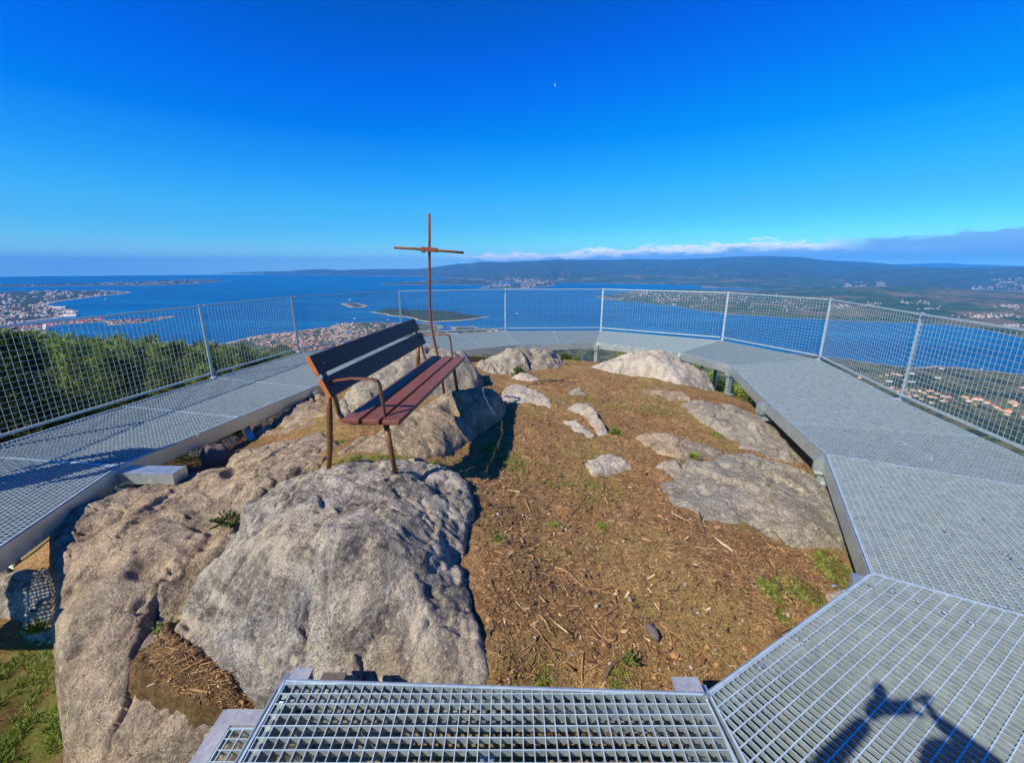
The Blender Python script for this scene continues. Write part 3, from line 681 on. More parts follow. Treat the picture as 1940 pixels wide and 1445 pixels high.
for px,pt_,y,k in [(1350,712,11.6,2),(1375,716,12.4,3),(1398,724,12.9,2),(1420,738,11.7,0),(1437,752,10.8,3),(1345,700,14.5,1),(1410,712,15.5,0),(1368,735,10.9,2),(1330,690,16.5,3),(1452,742,13.2,2)]:
    pine_top(px,pt_,y,k,'bright green young pine seen under the walkway at the right','young pines below the right hand walkway')
for px,pt_,y,k in [(1070,664,14.2,2),(898,664,13.5,3),(918,668,12.8,2),(1095,672,13.2,2),(1170,668,15.5,2),(880,660,14.6,0)]:
    pine_top(px,pt_,y,k,'young pine tip rising behind the far walkway rocks','young pines below the far walkway')
# the wood further down and on the plain: one mass of crowns
phi=(1+5**.5)/2
ico=np.array([(-1,phi,0),(1,phi,0),(-1,-phi,0),(1,-phi,0),(0,-1,phi),(0,1,phi),(0,-1,-phi),(0,1,-phi),(phi,0,-1),(phi,0,1),(-phi,0,-1),(-phi,0,1)])/1.9
icf=np.array([(0,11,5),(0,5,1),(0,1,7),(0,7,10),(0,10,11),(1,5,9),(5,11,4),(11,10,2),(10,7,6),(7,1,8),(3,9,4),(3,4,2),(3,2,6),(3,6,8),(3,8,9),(4,9,5),(2,4,11),(6,2,10),(8,6,7),(9,8,1)])
N=26000; a=np.radians(rng.uniform(-60,60,N)); r=np.exp(rng.uniform(math.log(75),math.log(3600),N))
keepm=rng.random(N)<np.clip(.25+r/1500,0,1); a=a[keepm];r=r[keepm]
x=r*np.sin(a);y=r*np.cos(a); z=H(x,y,False)
f=fbm(x/170,y/170,55,4); ok=(z>-496)&(f>-.12+.18*(r>900)); ok&=~((np.degrees(a)>-24)&(r<160))
x,y,z,r=x[ok],y[ok],z[ok],r[ok]; n=len(x); sz=rng.uniform(2.2,4.2,n)*np.where(r>700,1.35,1.)
V=(ico[None]*(1+rng.uniform(-.28,.28,(n,12,1))))*sz[:,None,None]*np.array([1,1,1.15])+np.stack([x,y,z+sz*.8],1)[:,None]
Fs=(icf[None]+12*np.arange(n)[:,None,None]).reshape(-1,3)
me=np_mesh('forest',V.reshape(-1,3),Fs,M['forest'],False)
tag(link('forest',me),'dark woods and hedgerow trees covering the slopes and the coastal plain',kind='stuff')
# ------------------------------------------------------------------ rocks
def bumps(n,rg,bb):
    return np.stack([rg.uniform(bb[0],bb[1],n),rg.uniform(bb[2],bb[3],n),rg.uniform(.015,.05,n),rg.uniform(.008,.028,n)],1)
ROCKS=[]
def rock(label,outline,interior=(),cell=.02,Rr=.12,Rz=.08,amp=.03,seed=0,m='rock_grey',cracks=(),pits=0,dents=(),name='boulder',group=None,cut=-.17,jag=.03,lift=0.,fac=1.):
    w=[P(a,b,z) for a,b,z in outline]; al=[(*P(a,b,z),z) for a,b,z in list(outline)+list(interior)]
    tp=TPS(al,1e-3); A=np.array(w); mg=.22
    x=np.arange(A[:,0].min()-mg,A[:,0].max()+mg,cell); y=np.arange(A[:,1].min()-mg,A[:,1].max()+mg,cell)
    Xg,Yg=np.meshgrid(x,y); sd=sdist(w,Xg,Yg)
    sd=sd+jag*fbm(Xg*4.5,Yg*4.5,seed+1,4,.6)
    Z=tp(Xg,Yg)
    t=np.clip(1-sd/Rr,0,1); dropn=Rz*(1-np.sqrt(np.clip(1-t*t,0,1))); dropn=np.where(sd<0,Rz+(-sd)*6.,dropn)
    fade=np.clip(.3+sd/Rr,0,1)
    big=fbm(Xg*1.6,Yg*1.6,seed+2,3); med=fbm(Xg*5,Yg*5,seed+3,5,.6)
    rid=1-np.abs(fbm(Xg*3.1+9,Yg*3.1,seed+4,4,.55))*2
    # planes broken off along joints
    ca,sa=math.cos(.5+seed),math.sin(.5+seed); q=(Xg*ca+Yg*sa)*2.3+big*.6; st=(q-np.floor(q)); step=sst(.0,.12,st)-st
    Z=Z-dropn+amp*(big*.9+med*.8)-.9*amp*np.clip(1-np.abs(fbm(Xg*2.6+4,Yg*2.6,seed+14,4,.6))*9,0,1)*np.clip(fbm(Xg*1.1,Yg*1.1,seed+15,2)*3+.3,0,1)+amp*.5*rid+amp*.6*step*np.clip(fbm(Xg*.9,Yg*.9,seed+6,2)*2,0,1)+.012*fbm(Xg*17,Yg*17,seed+7,4,.7)
    wx=Xg+.10*fbm(Xg*2.2,Yg*2.2,seed+21,3); wy=Yg+.10*fbm(Xg*2.2+5,Yg*2.2,seed+22,3)
    for sc_,am in((1.3,1.5),(3.4,.75)):
        co_r,si_r=math.cos(seed*.7),math.sin(seed*.7)
        fv,fd=facet((wx*co_r+wy*si_r)*sc_,(wy*co_r-wx*si_r)*sc_*1.5,seed+30,.9)
        on=np.clip(fbm(Xg*1.3+sc_,Yg*1.3,seed+23,2)*2.5+.55,0,1)
        Z=Z+fac*amp*am*fv*.55*sst(0,.10,fd)*np.clip(sd/.05+.6,.2,1)-fac*amp*am*1.05*(1-sst(0,.05*sc_**.5,fd))*on
    Z=Z+lift
    rg=np.random.default_rng(seed+5)
    for _ in range(pits):
        px_,py_=rg.uniform(A[:,0].min(),A[:,0].max()),rg.uniform(A[:,1].min(),A[:,1].max()); rr=rg.uniform(.01,.035)*(1+2*(rg.random()<.1)); dp=rr*rg.uniform(.25,.6)
        d2=((Xg-px_)**2+((Yg-py_)*rg.uniform(.6,1.6))**2)/(rr*rr); Z=Z-1.5*dp*np.exp(-d2*d2)
    for a,b,zz_,rr,dp in dents:
        px_,py_=P(a,b,zz_); d2=((Xg-px_)**2+(Yg-py_)**2)/(rr*rr)*(1+.5*fbm(Xg*9,Yg*9,seed+8,3)); Z=Z-dp*np.exp(-d2**1.5)
    for cr in cracks:
        cw=[P(a,b,zz_) for a,b,zz_ in cr[0]]; d=np.full(Xg.shape,9.)
        for (x0,y0),(x1,y1) in zip(cw[:-1],cw[1:]):
            ex,ey=x1-x0,y1-y0; tt=np.clip(((Xg-x0)*ex+(Yg-y0)*ey)/(ex*ex+ey*ey),0,1); d=np.minimum(d,np.hypot(Xg-x0-tt*ex,Yg-y0-tt*ey))
        d=d+.012*fbm(Xg*16,Yg*16,seed+9,3); Z=Z-cr[2]*(1-sst(0,cr[1],d))
    k=(sd>cut).ravel(); Xj=Xg+.012*fbm(Xg*6+Z*9,Yg*6,seed+11,3)*(1-fade*.5); Yj=Yg+.02*fbm(Xg*6,Yg*6+Z*9,seed+12,3)
    V=np.stack([Xj.ravel(),Yj.ravel(),Z.ravel()],1); fc=grid_faces(*Z.shape); kf=k[fc].all(1); fc=fc[kf]
    used=np.unique(fc); rm=np.full(len(V),-1); rm[used]=np.arange(len(used)); V=V[used]; fc=rm[fc]
    c=np.array([A[:,0].mean(),A[:,1].mean(),float(np.mean([o[2] for o in outline]))-.2])
    me=np_mesh(name,V-c,fc,M[m],True); o=link(name,me,None,tuple(c)); tag(o,label,'rock',group)
    ROCKS.append((w,tp)); return o
rock('big grey boulder under the near legs of the bench',
 [(330,1180,-1.92),(345,1215,-1.96),(385,1238,-1.96),(402,1258,-1.97),(440,1287,-2.0),(500,1322,-2.03),(560,1350,-2.05),(760,1350,-2.02),(905,1318,-1.94),(922,1270,-1.89),(912,1210,-1.83),(900,1150,-1.79),(893,1080,-1.74),(880,1010,-1.68),(897,955,-1.64),(888,905,-1.60),(850,882,-1.55),(800,868,-1.50),(745,866,-1.47),(680,870,-1.44),(604,884,-1.45),(540,902,-1.5),(500,925,-1.55),(460,955,-1.62),(447,1005,-1.68),(400,1060,-1.75),(360,1115,-1.84)],
 [(608,899,-1.43),(745,907,-1.43),(600,1050,-1.46),(700,1100,-1.55),(600,1200,-1.76),(750,1000,-1.44),(470,1130,-1.68),(820,1000,-1.56),(800,1200,-1.77),(700,1260,-1.88),(500,1230,-1.86),(860,950,-1.59),(670,960,-1.43),(430,1190,-1.84),(860,1150,-1.75)],
 cell=.0105,Rr=.10,Rz=.045,amp=.024,seed=10,m='rock_grey',pits=260,
 cracks=[([(572,1275,-1.92),(590,1235,-1.88),(578,1200,-1.8),(590,1150,-1.7)],.022,.05),([(560,1000,-1.45),(590,975,-1.43),(640,975,-1.42)],.015,.02),([(850,870,-1.6),(882,905,-1.66),(870,1000,-1.76)],.012,.02),([(380,1190,-1.9),(430,1180,-1.84),(470,1160,-1.78)],.03,.03)],
 dents=[(860,1090,-1.85,.07,.05),(515,1160,-1.72,.05,.045),(585,1165,-1.72,.06,.05),(390,1195,-1.9,.06,.05),(820,1160,-1.8,.04,.03),(455,1120,-1.68,.03,.02)])
rock('broad brown boulder filling the lower left beside the grey boulder',
 [(90,1012,-1.80),(120,972,-1.77),(190,940,-1.77),(245,922,-1.78),(330,902,-1.79),(420,880,-1.80),(437,860,-1.79),(470,848,-1.77),(560,826,-1.72),(610,813,-1.66),(645,828,-1.62),(640,858,-1.60),(604,876,-1.58),(545,903,-1.62),(505,928,-1.68),(470,963,-1.75),(455,1008,-1.82),(430,1078,-1.90),(395,1150,-1.98),(380,1230,-2.05),(420,1320,-2.12),(520,1370,-2.2),(560,1460,-2.3),(400,1560,-2.45),(170,1560,-2.5),(128,1440,-2.32),(120,1350,-2.2),(100,1210,-2.05),(106,1110,-1.95),(92,1052,-1.85)],
 [(250,1000,-1.77),(300,1100,-1.86),(200,1100,-1.84),(220,1250,-2.02),(300,1350,-2.13),(350,980,-1.79),(430,920,-1.77),(200,1400,-2.2),(420,1400,-2.2),(500,860,-1.72),(160,1300,-2.12),(330,1220,-2.0),(300,1300,-2.09)],
 cell=.0115,Rr=.13,Rz=.07,amp=.028,seed=20,m='rock_tan',pits=220,
 cracks=[([(150,1270,-2.2),(190,1262,-2.16),(210,1275,-2.16)],.02,.03),([(470,905,-1.78),(560,870,-1.68),(610,850,-1.66)],.02,.03)],
 dents=[(235,1355,-2.22,.09,.06),(185,1130,-2.05,.05,.03),(165,1270,-2.22,.04,.03)])
rock('grey boulder under the far half of the bench, half in its shadow',
 [(628,862,-1.6),(650,845,-1.57),(700,818,-1.52),(760,788,-1.48),(820,755,-1.44),(866,738,-1.40),(905,733,-1.42),(948,744,-1.48),(957,762,-1.60),(935,790,-1.66),(900,810,-1.68),(868,838,-1.70),(845,855,-1.68),(800,860,-1.62),(720,864,-1.58)],
 [(871,747,-1.39),(800,800,-1.50),(840,800,-1.53),(700,845,-1.54),(900,770,-1.5)],cell=.016,Rr=.09,Rz=.06,amp=.02,seed=30,m='rock_tan',pits=60)
rock('rugged boulder behind the bench seat at the foot of the cross',
 [(632,790,-1.72),(640,755,-1.6),(680,712,-1.5),(720,685,-1.42),(790,668,-1.36),(850,668,-1.36),(890,680,-1.45),(915,715,-1.62),(905,735,-1.7),(860,742,-1.7),(800,752,-1.72),(740,770,-1.72),(690,790,-1.74)],
 [(780,710,-1.42),(700,740,-1.52),(850,700,-1.42)],cell=.022,Rr=.2,Rz=.16,amp=.05,seed=41,m='rock_lichen',pits=30)
rock('low tan boulder by the bent strut under the left walkway',
 [(452,812,-2.0),(470,785,-1.95),(505,762,-1.9),(560,742,-1.86),(610,735,-1.84),(645,755,-1.8),(640,785,-1.78),(600,808,-1.8),(540,822,-1.86),(480,835,-1.95)],[(540,780,-1.84),(600,765,-1.8)],cell=.022,Rr=.15,Rz=.12,amp=.045,seed=52,m='rock_tan')
rock('small rounded boulder under the left walkway beside the block',
 [(352,870,-2.1),(362,835,-2.0),(400,812,-1.95),(440,808,-1.94),(468,820,-1.98),(460,850,-2.05),(420,875,-2.08),(375,888,-2.12)],[(410,835,-1.93)],cell=.02,Rr=.13,Rz=.12,amp=.03,seed=60,m='rock_grey')
rock('small pale stone below the cantilever end of the left walkway',
 [(185,950,-2.1),(205,922,-2.02),(232,915,-2.0),(240,935,-2.03),(215,955,-2.1)],cell=.014,Rr=.06,Rz=.05,amp=.015,seed=66,m='rock_pale')
rock('long low boulder at the far left end of the mound',
 [(900,692,-1.86),(905,682,-1.80),(950,679,-1.78),(995,669,-1.72),(1035,667,-1.72),(1065,674,-1.8),(1084,690,-1.9),(1060,700,-1.92),(1028,708,-1.92),(1000,712,-1.93),(988,726,-1.95),(945,724,-1.93),(918,712,-1.9)],[(1020,680,-1.72),(950,695,-1.8)],cell=.03,Rr=.3,Rz=.2,amp=.07,seed=70,m='rock_lichen',lift=0.05)
rock('smooth domed pale boulder at the far right end of the mound',
 [(1103,700,-1.93),(1108,686,-1.84),(1135,680,-1.76),(1180,671,-1.66),(1235,667,-1.6),(1280,675,-1.66),(1320,690,-1.76),(1350,712,-1.9),(1366,748,-2.15),(1330,750,-2.0),(1280,738,-1.92),(1225,722,-1.88),(1180,714,-1.88),(1140,710,-1.9)],[(1230,690,-1.62),(1160,695,-1.74),(1290,710,-1.76)],cell=.03,Rr=.35,Rz=.14,amp=.04,seed=80,m='rock_pale',lift=-0.05)
rock('flat pinkish rock beside the bench shadow',
 [(950,772,-1.80),(952,745,-1.72),(968,734,-1.70),(985,732,-1.7),(1000,740,-1.72),(1022,744,-1.74),(1040,762,-1.78),(1050,775,-1.82),(1040,782,-1.84),(1015,776,-1.83),(985,774,-1.82)],cell=.016,Rr=.06,Rz=.04,amp=.018,seed=90,m='rock_pale',lift=0.05)
rock('small upright boulder in the middle of the mound',[(1068,756,-1.84),(1080,742,-1.76),(1098,736,-1.7),(1112,744,-1.74),(1117,762,-1.84),(1095,766,-1.86)],[(1098,745,-1.66)],cell=.016,Rr=.1,Rz=.09,amp=.02,seed=95,m='rock_lichen',lift=0.05)
rock('jagged pale rock just in front of the small upright boulder',[(1068,785,-1.85),(1075,774,-1.8),(1095,767,-1.77),(1118,766,-1.76),(1125,785,-1.78),(1140,805,-1.80),(1152,825,-1.85),(1135,830,-1.86),(1122,810,-1.84),(1105,795,-1.84),(1080,792,-1.86)],[(1115,780,-1.73),(1130,803,-1.76)],cell=.013,Rr=.06,Rz=.06,amp=.02,seed=100,m='rock_pale',lift=0.06)
rock('thin pale slab sunk in the litter below the jagged rock',[(1066,806,-1.86),(1090,803,-1.83),(1110,812,-1.83),(1125,828,-1.84),(1118,836,-1.87),(1095,826,-1.86),(1075,818,-1.87)],cell=.013,Rr=.05,Rz=.03,amp=.014,seed=104,m='rock_pale',lift=0.045)
rock('small flat pale rock alone in the litter',[(1093,872,-1.86),(1120,870,-1.82),(1140,864,-1.8),(1160,862,-1.8),(1180,875,-1.83),(1197,887,-1.87),(1170,893,-1.86),(1145,898,-1.86),(1125,908,-1.88),(1112,890,-1.85)],cell=.011,Rr=.06,Rz=.04,amp=.018,seed=108,m='rock_pale',lift=0.035)
rock('long low rock curving along the right side below the walkway',
 [(1283,772,-1.86),(1300,755,-1.84),(1345,757,-1.86),(1400,775,-1.9),(1440,790,-1.93),(1470,815,-1.95),(1500,845,-1.98),(1532,882,-2.04),(1510,884,-2.0),(1450,865,-1.94),(1400,845,-1.92),(1350,815,-1.88),(1310,790,-1.87)],[(1400,810,-1.86),(1340,780,-1.83)],cell=.022,Rr=.12,Rz=.08,amp=.03,seed=110,m='rock_lichen',cracks=[([(1375,815,-1.88),(1390,795,-1.88),(1410,785,-1.9)],.03,.05)],lift=0.03)
rock('thin flat rock at the upper right edge of the mound',[(1203,750,-1.84),(1225,743,-1.81),(1262,742,-1.81),(1300,748,-1.83),(1308,758,-1.85),(1270,764,-1.86),(1230,757,-1.86)],cell=.022,Rr=.08,Rz=.04,amp=.016,seed=114,m='rock_tan',lift=0.045)
rock('flat tan rock above the large speckled slab',[(1200,832,-1.86),(1215,824,-1.83),(1260,825,-1.81),(1320,838,-1.82),(1375,854,-1.85),(1350,866,-1.87),(1300,872,-1.87),(1245,862,-1.87),(1220,848,-1.87)],cell=.016,Rr=.08,Rz=.04,amp=.018,seed=118,m='rock_tan',lift=0.03)
rock('large speckled slab at the right beside the walkway',
 [(1240,885,-1.87),(1275,872,-1.85),(1335,876,-1.84),(1375,858,-1.84),(1430,864,-1.87),(1500,884,-1.92),(1560,908,-1.95),(1585,950,-1.96),(1612,1025,-2.0),(1603,1050,-2.0),(1560,1036,-1.95),(1500,1042,-1.93),(1465,1022,-1.92),(1400,1008,-1.91),(1330,990,-1.9),(1280,968,-1.9),(1250,930,-1.89)],[(1400,930,-1.83),(1480,960,-1.85),(1540,1000,-1.9),(1320,920,-1.83)],cell=.014,Rr=.12,Rz=.06,amp=.022,seed=120,m='rock_lichen',pits=60,lift=0.02)
rock('pale rock corner below the walkway joint at the right',[(1535,1145,-2.02),(1560,1115,-1.98),(1600,1095,-1.95),(1640,1080,-1.95),(1680,1110,-2.0),(1640,1150,-2.05),(1570,1170,-2.08)],cell=.014,Rr=.1,Rz=.07,amp=.02,seed=130,m='rock_pale')
rock('dark rock below the left walkway striped by grating shadow',[(-80,1150,-2.7),(-40,1060,-2.5),(60,1040,-2.45),(110,1055,-2.4),(118,1130,-2.5),(90,1165,-2.7),(0,1180,-2.8)],cell=.03,Rr=.2,Rz=.2,amp=.05,seed=140,m='rock_grey')
rock('low dark rock in the grass at the left edge',[(10,1200,-2.85),(45,1165,-2.75),(90,1148,-2.68),(125,1160,-2.7),(120,1210,-2.8),(60,1232,-2.9)],cell=.02,Rr=.12,Rz=.1,amp=.03,seed=150,m='rock_grey')
rock('small stone in the grass at the bottom left',[(50,1292,-2.96),(62,1278,-2.9),(80,1276,-2.9),(86,1288,-2.93),(68,1298,-2.97)],cell=.008,Rr=.05,Rz=.05,amp=.01,seed=155,m='rock_tan',name='stone',cut=-.05)
# bits of rock in front of and around the far boulder
rock('broken pale rock with a hollow behind the flat pinkish rock',[(960,728,-1.9),(975,712,-1.84),(1000,708,-1.8),(1020,718,-1.82),(1034,730,-1.86),(1022,736,-1.88),(990,735,-1.9)],cell=.02,Rr=.09,Rz=.08,amp=.04,seed=160,m='rock_pale',lift=0.06)
# soil lodged between the two big boulders
soiltp=None
def patch(outline,interior,seed):
    global soiltp
    w=[P(a,b,z) for a,b,z in outline]; tp=TPS([(*P(a,b,z),z) for a,b,z in list(outline)+list(interior)],1e-3); A=np.array(w)
    x=np.arange(A[:,0].min()-.1,A[:,0].max()+.1,.012); y=np.arange(A[:,1].min()-.1,A[:,1].max()+.1,.012); Xg,Yg=np.meshgrid(x,y)
    sdf=lambda x,y: sdist(w,x,y)+.06*fbm(x*7,y*7,seed,4)
    zf=lambda x,y: tp(x,y)-.01+np.where(sdf(x,y)>0,.05*np.clip(sdf(x,y)/.12,0,1),1.3*sdf(x,y))+.035*fbm(x*9,y*9,seed+1,5,.65)
    soiltp=zf; sd=sdf(Xg,Yg); Z=zf(Xg,Yg)
    k=(sd>-.1).ravel(); V=np.stack([Xg.ravel(),Yg.ravel(),Z.ravel()],1); fc=grid_faces(*Z.shape); fc=fc[k[fc].all(1)]
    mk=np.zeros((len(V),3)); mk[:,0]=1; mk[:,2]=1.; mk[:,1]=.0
    return np_mesh('soil',V,fc,M['terrain'],True,attr={'mask':mk})
tag(link('soil',patch([(312,1186,-1.94),(290,1215,-1.96),(266,1242,-1.99),(300,1292,-2.03),(360,1325,-2.07),(430,1350,-2.10),(500,1360,-2.14),(535,1335,-2.12),(450,1285,-2.04),(395,1250,-1.98),(345,1218,-1.95)],[(350,1270,-1.99),(420,1310,-2.03)],9)),'dark soil lodged between the two big boulders',kind='structure')
# ------------------------------------------------------------------ litter and grass on the soil
area=[P(a,b,-1.9) for a,b in [(905,1330),(935,1250),(920,1180),(905,1100),(885,1020),(900,950),(900,890),(930,850),(950,790),(1040,785),(1060,740),(1000,735),(930,720),(1000,700),(1100,690),(1110,715),(1200,725),(1330,755),(1440,850),(1560,900),(1600,1050),(1640,1100),(1500,1250),(1340,1340),(1100,1360)]]
def scatter(n,poly,zfn,bias=0):
    A=np.array(poly);out=[];
    while sum(len(o) for o in out)<n:
        x=rng.uniform(A[:,0].min(),A[:,0].max(),n);y=A[:,1].min()+(A[:,1].max()-A[:,1].min())*rng.random(n)**(1+bias)
        k=sdist(poly,x,y)>0; out.append(np.stack([x[k],y[k]],1))
    return np.vstack(out)[:n]
def inrock(p):
    k=np.zeros(len(p),bool)
    for w,tp in ROCKS: k|=sdist(w,p[:,0],p[:,1])>.0
    return k
area2=[P(a,b,-1.7) for a,b in [(600,890),(700,870),(900,880),(890,700),(640,720),(560,745),(450,800),(330,880),(230,905),(240,930),(430,880),(480,860)]]
area3=[P(a,b,z) for a,b,z in [(312,1186,-1.94),(290,1215,-1.96),(266,1242,-1.99),(300,1292,-2.03),(360,1325,-2.07),(430,1350,-2.10),(500,1360,-2.14),(535,1335,-2.12),(450,1285,-2.04),(395,1250,-1.98),(345,1218,-1.95)]]
pt=np.vstack([scatter(46000,area,None,1.1),scatter(8000,area2,None,.3),scatter(3200,area3,None,0)]); pt=pt[~inrock(pt)|(rng.random(len(pt))<.012)|(sdist(area3,pt[:,0],pt[:,1])>0)]
z=H(pt[:,0],pt[:,1]); n=len(pt)
in3=sdist(area3,pt[:,0],pt[:,1])>0; z[in3]=soiltp(pt[in3,0],pt[in3,1])+.002
ang=rng.uniform(0,math.pi,n); L=rng.exponential(.0085,n)+.005; L=np.minimum(L,.06); lg_=rng.random(n)<.035; L=np.where(lg_,rng.uniform(.03,.085,n),L); W=rng.uniform(.0006,.0017,n)+ (rng.random(n)<.05)*rng.uniform(.002,.006,n)
d=np.stack([np.cos(ang),np.sin(ang),rng.normal(size=n)*.22],1)*L[:,None]/1; s=np.stack([-np.sin(ang),np.cos(ang),rng.normal(size=n)*.3],1)*W[:,None]
c=np.stack([pt[:,0],pt[:,1],z+.003+rng.uniform(0,.007,n)],1); up=np.array([0,0,1])*W[:,None]*.7
V=np.stack([c-d-s,c-d+s,c+d+s,c+d-s,c-d*.9+up,c+d*.9+up],1).reshape(-1,3); b6=6*np.arange(n)[:,None]
Fs=np.concatenate([b6+np.array([[0,4,5,3]]),b6+np.array([[1,2,5,4]])]); mi=np.tile(rng.choice(4,n,p=[.42,.34,.10,.14]),2)
LM=[mat('litter_tan',None,Base_Color=(.36,.205,.08),Roughness=.9),mat('litter_brown',None,Base_Color=(.17,.085,.035),Roughness=.9),mat('litter_straw',None,Base_Color=(.58,.42,.22),Roughness=.9),mat('litter_dark',None,Base_Color=(.05,.03,.02),Roughness=.9)]
me=np_mesh('pine_litter',V,Fs,LM,False,mi); tag(link('pine_litter',me),'brown pine needles, bark and wood chips strewn over the soil',kind='stuff')
# crumbs / little stones
pt=scatter(5200,area,None,1.0); pt=pt[~inrock(pt)]; n=len(pt); z=H(pt[:,0],pt[:,1]); sz=rng.exponential(.0035,n)+.0025
V=(ico[None]*(1+rng.uniform(-.3,.3,(n,12,1))))*sz[:,None,None]*np.array([1,1,.7])+np.stack([pt[:,0],pt[:,1],z+sz*.3],1)[:,None]
me=np_mesh('soil_crumbs',V.reshape(-1,3),(icf[None]+12*np.arange(n)[:,None,None]).reshape(-1,3),[LM[0],LM[1],M['rock_pale'],LM[3]],False,np.repeat(rng.choice(4,n,p=[.35,.35,.1,.2]),20)); tag(link('soil_crumbs',me),'small clods and grit scattered on the soil',kind='stuff')
# grass and moss blades
Vs=[];k=0
BL=[]
for a,b,r_,w in gpx:
    zz_=-1.9 if a>200 else -2.95
    q=P(a,b,zz_); nn=int(5200*r_*w*(2.2 if b>850 else 1.) ); nn=min(nn,3600)
    pp=np.array(q)+rng.normal(size=(nn,2))*r_*.45
    m_=fbm(pp[:,0]*9,pp[:,1]*9,71,3)>-.05; pp=pp[m_]
    BL.append(pp)
strip=[(600+i*7,879-i*.6+2*math.sin(i)) for i in range(34)]
for a,b in strip:
    q=P(a,b-12,-1.52); BL.append(np.array(q)+rng.normal(size=(50,2))*[.03,.02])
pp=np.vstack(BL); rk=inrock(pp); pp=pp[~rk]; z=H(pp[:,0],pp[:,1]); n=len(pp)
h=rng.uniform(.008,.026,n)*np.where(pp[:,1]<1.6,1.,1.)*(1+(pp[:,0]<-2.6)*1.2); ang=rng.uniform(0,6.3,n); W=rng.uniform(.0015,.004,n)
ln=rng.normal(size=(n,2))*.5
c=np.stack([pp[:,0],pp[:,1],z-.002],1); s=np.stack([np.cos(ang),np.sin(ang),0*ang],1)*W[:,None]; tip=c+np.stack([ln[:,0]*h,ln[:,1]*h,h],1)
V=np.stack([c-s,c+s,tip],1).reshape(-1,3)
M['grass']=mat('grass_blades',lambda g,co,b:{'Base Color':g.ramp(g.noise(g.new('ShaderNodeNewGeometry').outputs['Position'],25,3,.7),(.35,(.07,.11,.01)),(.65,(.24,.36,.04))),'Roughness':.7})
me=np_mesh('grass',V,np.arange(3*n).reshape(-1,3),M['grass']); tag(link('grass',me),'short bright grass and moss growing in patches on the soil',kind='stuff')
# ------------------------------------------------------------------ loose twigs, stone and small plants
def gz(px,py,z=-1.9):
    for _ in range(5): x,y=P(px,py,z); z=Hs(x,y)
    return Vector((x,y,z))
M['twig']=mat('dry_twig',lambda g,co,b:{'Base Color':g.ramp(g.noise(co,40,4,.7),(.35,(.20,.11,.05)),(.65,(.42,.25,.12))),'Roughness':.9})
M['twig_dark']=mat('dark_twig',lambda g,co,b:{'Base Color':g.ramp(g.noise(co,40,4,.7),(.35,(.07,.045,.03)),(.65,(.17,.11,.07))),'Roughness':.9})
M['twig_pale']=mat('bleached_stick',lambda g,co,b:{'Base Color':g.ramp(g.noise(co,40,4,.7),(.35,(.36,.28,.19)),(.65,(.62,.52,.38))),'Roughness':.9})
def twig(label,pts,r0,r1,m='twig',side=(),name='twig'):
    mb=MB()
    def line(pp,a0,a1):
        q=[gz(*p) for p in pp]; q=[v+Vector((0,0,max(a0,a1)*.9+.004)) for v in q]; m_=[]
        for i in range(len(q)-1):
            for t in(0,.5): m_.append(q[i].lerp(q[i+1],t)+Vector((rng.normal()*.003,rng.normal()*.003,rng.uniform(0,.004))))
        m_.append(q[-1]); mb.tube(m_,[a0+(a1-a0)*i/(len(m_)-1) for i in range(len(m_))],6)
    line(pts,r0,r1)
    for p in side: line(p,r1*1.1,r1*.5)
    q=gz(*pts[0]); o=mb.build(name,M[m],smooth=True,loc=tuple(q)); tag(o,label,'twig'); return o
twig('long orange brown root curving across the middle of the soil',[(1052,1077),(1078,1088),(1098,1105),(1112,1116),(1130,1118),(1160,1115)],.007,.004)
twig('curled C shaped twig left of the long root',[(992,1079),(1002,1085),(1003,1098),(995,1108),(985,1120)],.005,.003,'twig_dark')
twig('thin forked twig beside the grey boulder at the upper left of the soil',[(902,927),(920,944),(938,961),(975,962)],.004,.003,'twig_dark')
twig('short dark stick with a pale tip near the grey boulder',[(918,1098),(930,1108),(938,1124),(952,1138)],.006,.004,'twig_dark')
twig('upright looking straight stick near the grating edge',[(1102,1308),(1103,1280),(1105,1235)],.006,.004)
twig('thick curved grey stick by the green tuft near the grating',[(1147,1285),(1160,1262),(1182,1246),(1195,1238)],.009,.005,'twig_dark')
twig('bleached thick stick at the edge of the large speckled slab',[(1352,1020),(1368,1033),(1388,1047)],.004,.010,'twig_pale')
twig('forked dark twig lying on the speckled slab edge',[(1335,1012),(1328,990),(1324,970)],.006,.004,'twig_dark',side=[[(1328,982),(1342,972)]])
twig('bundle of reddish stripped twigs in the near middle soil',[(1022,1170),(1033,1178),(1040,1195),(1052,1205)],.006,.004,side=[[(1010,1185),(1030,1210),(1050,1240),(1062,1255)],[(1000,1193),(1020,1208),(1000,1235),(988,1246)]])
twig('hooked tan twig right of the stripped twig bundle',[(1120,1185),(1130,1200),(1145,1212),(1162,1216),(1168,1205)],.005,.005)
twig('thin straight twig slanting at the right of the near soil',[(1225,1118),(1245,1103),(1262,1095)],.004,.003)
twig('short reddish stick beside the dark stone',[(1269,1204),(1273,1222),(1277,1240)],.004,.003)
twig('dark curved bark strip near the boulder foot',[(933,1178),(934,1195),(925,1208)],.008,.004,'twig_dark')
twig('thin twig crossing the grit in the near soil',[(1135,1175),(1155,1162),(1172,1150)],.004,.003)
twig('long thin stem lying at the right of the near soil',[(1268,1195),(1290,1212),(1315,1228),(1345,1240)],.003,.002)
twig('short curved bark piece beside the white grit',[(1102,1043),(1112,1038),(1124,1040)],.006,.004,'twig_dark')
twig('small dark twig in the upper middle of the soil',[(1098,955),(1106,945),(1112,939)],.004,.003,'twig_dark')
twig('thin twig below the small flat pale rock',[(1078,978),(1088,970),(1098,962)],.004,.003,'twig_dark')
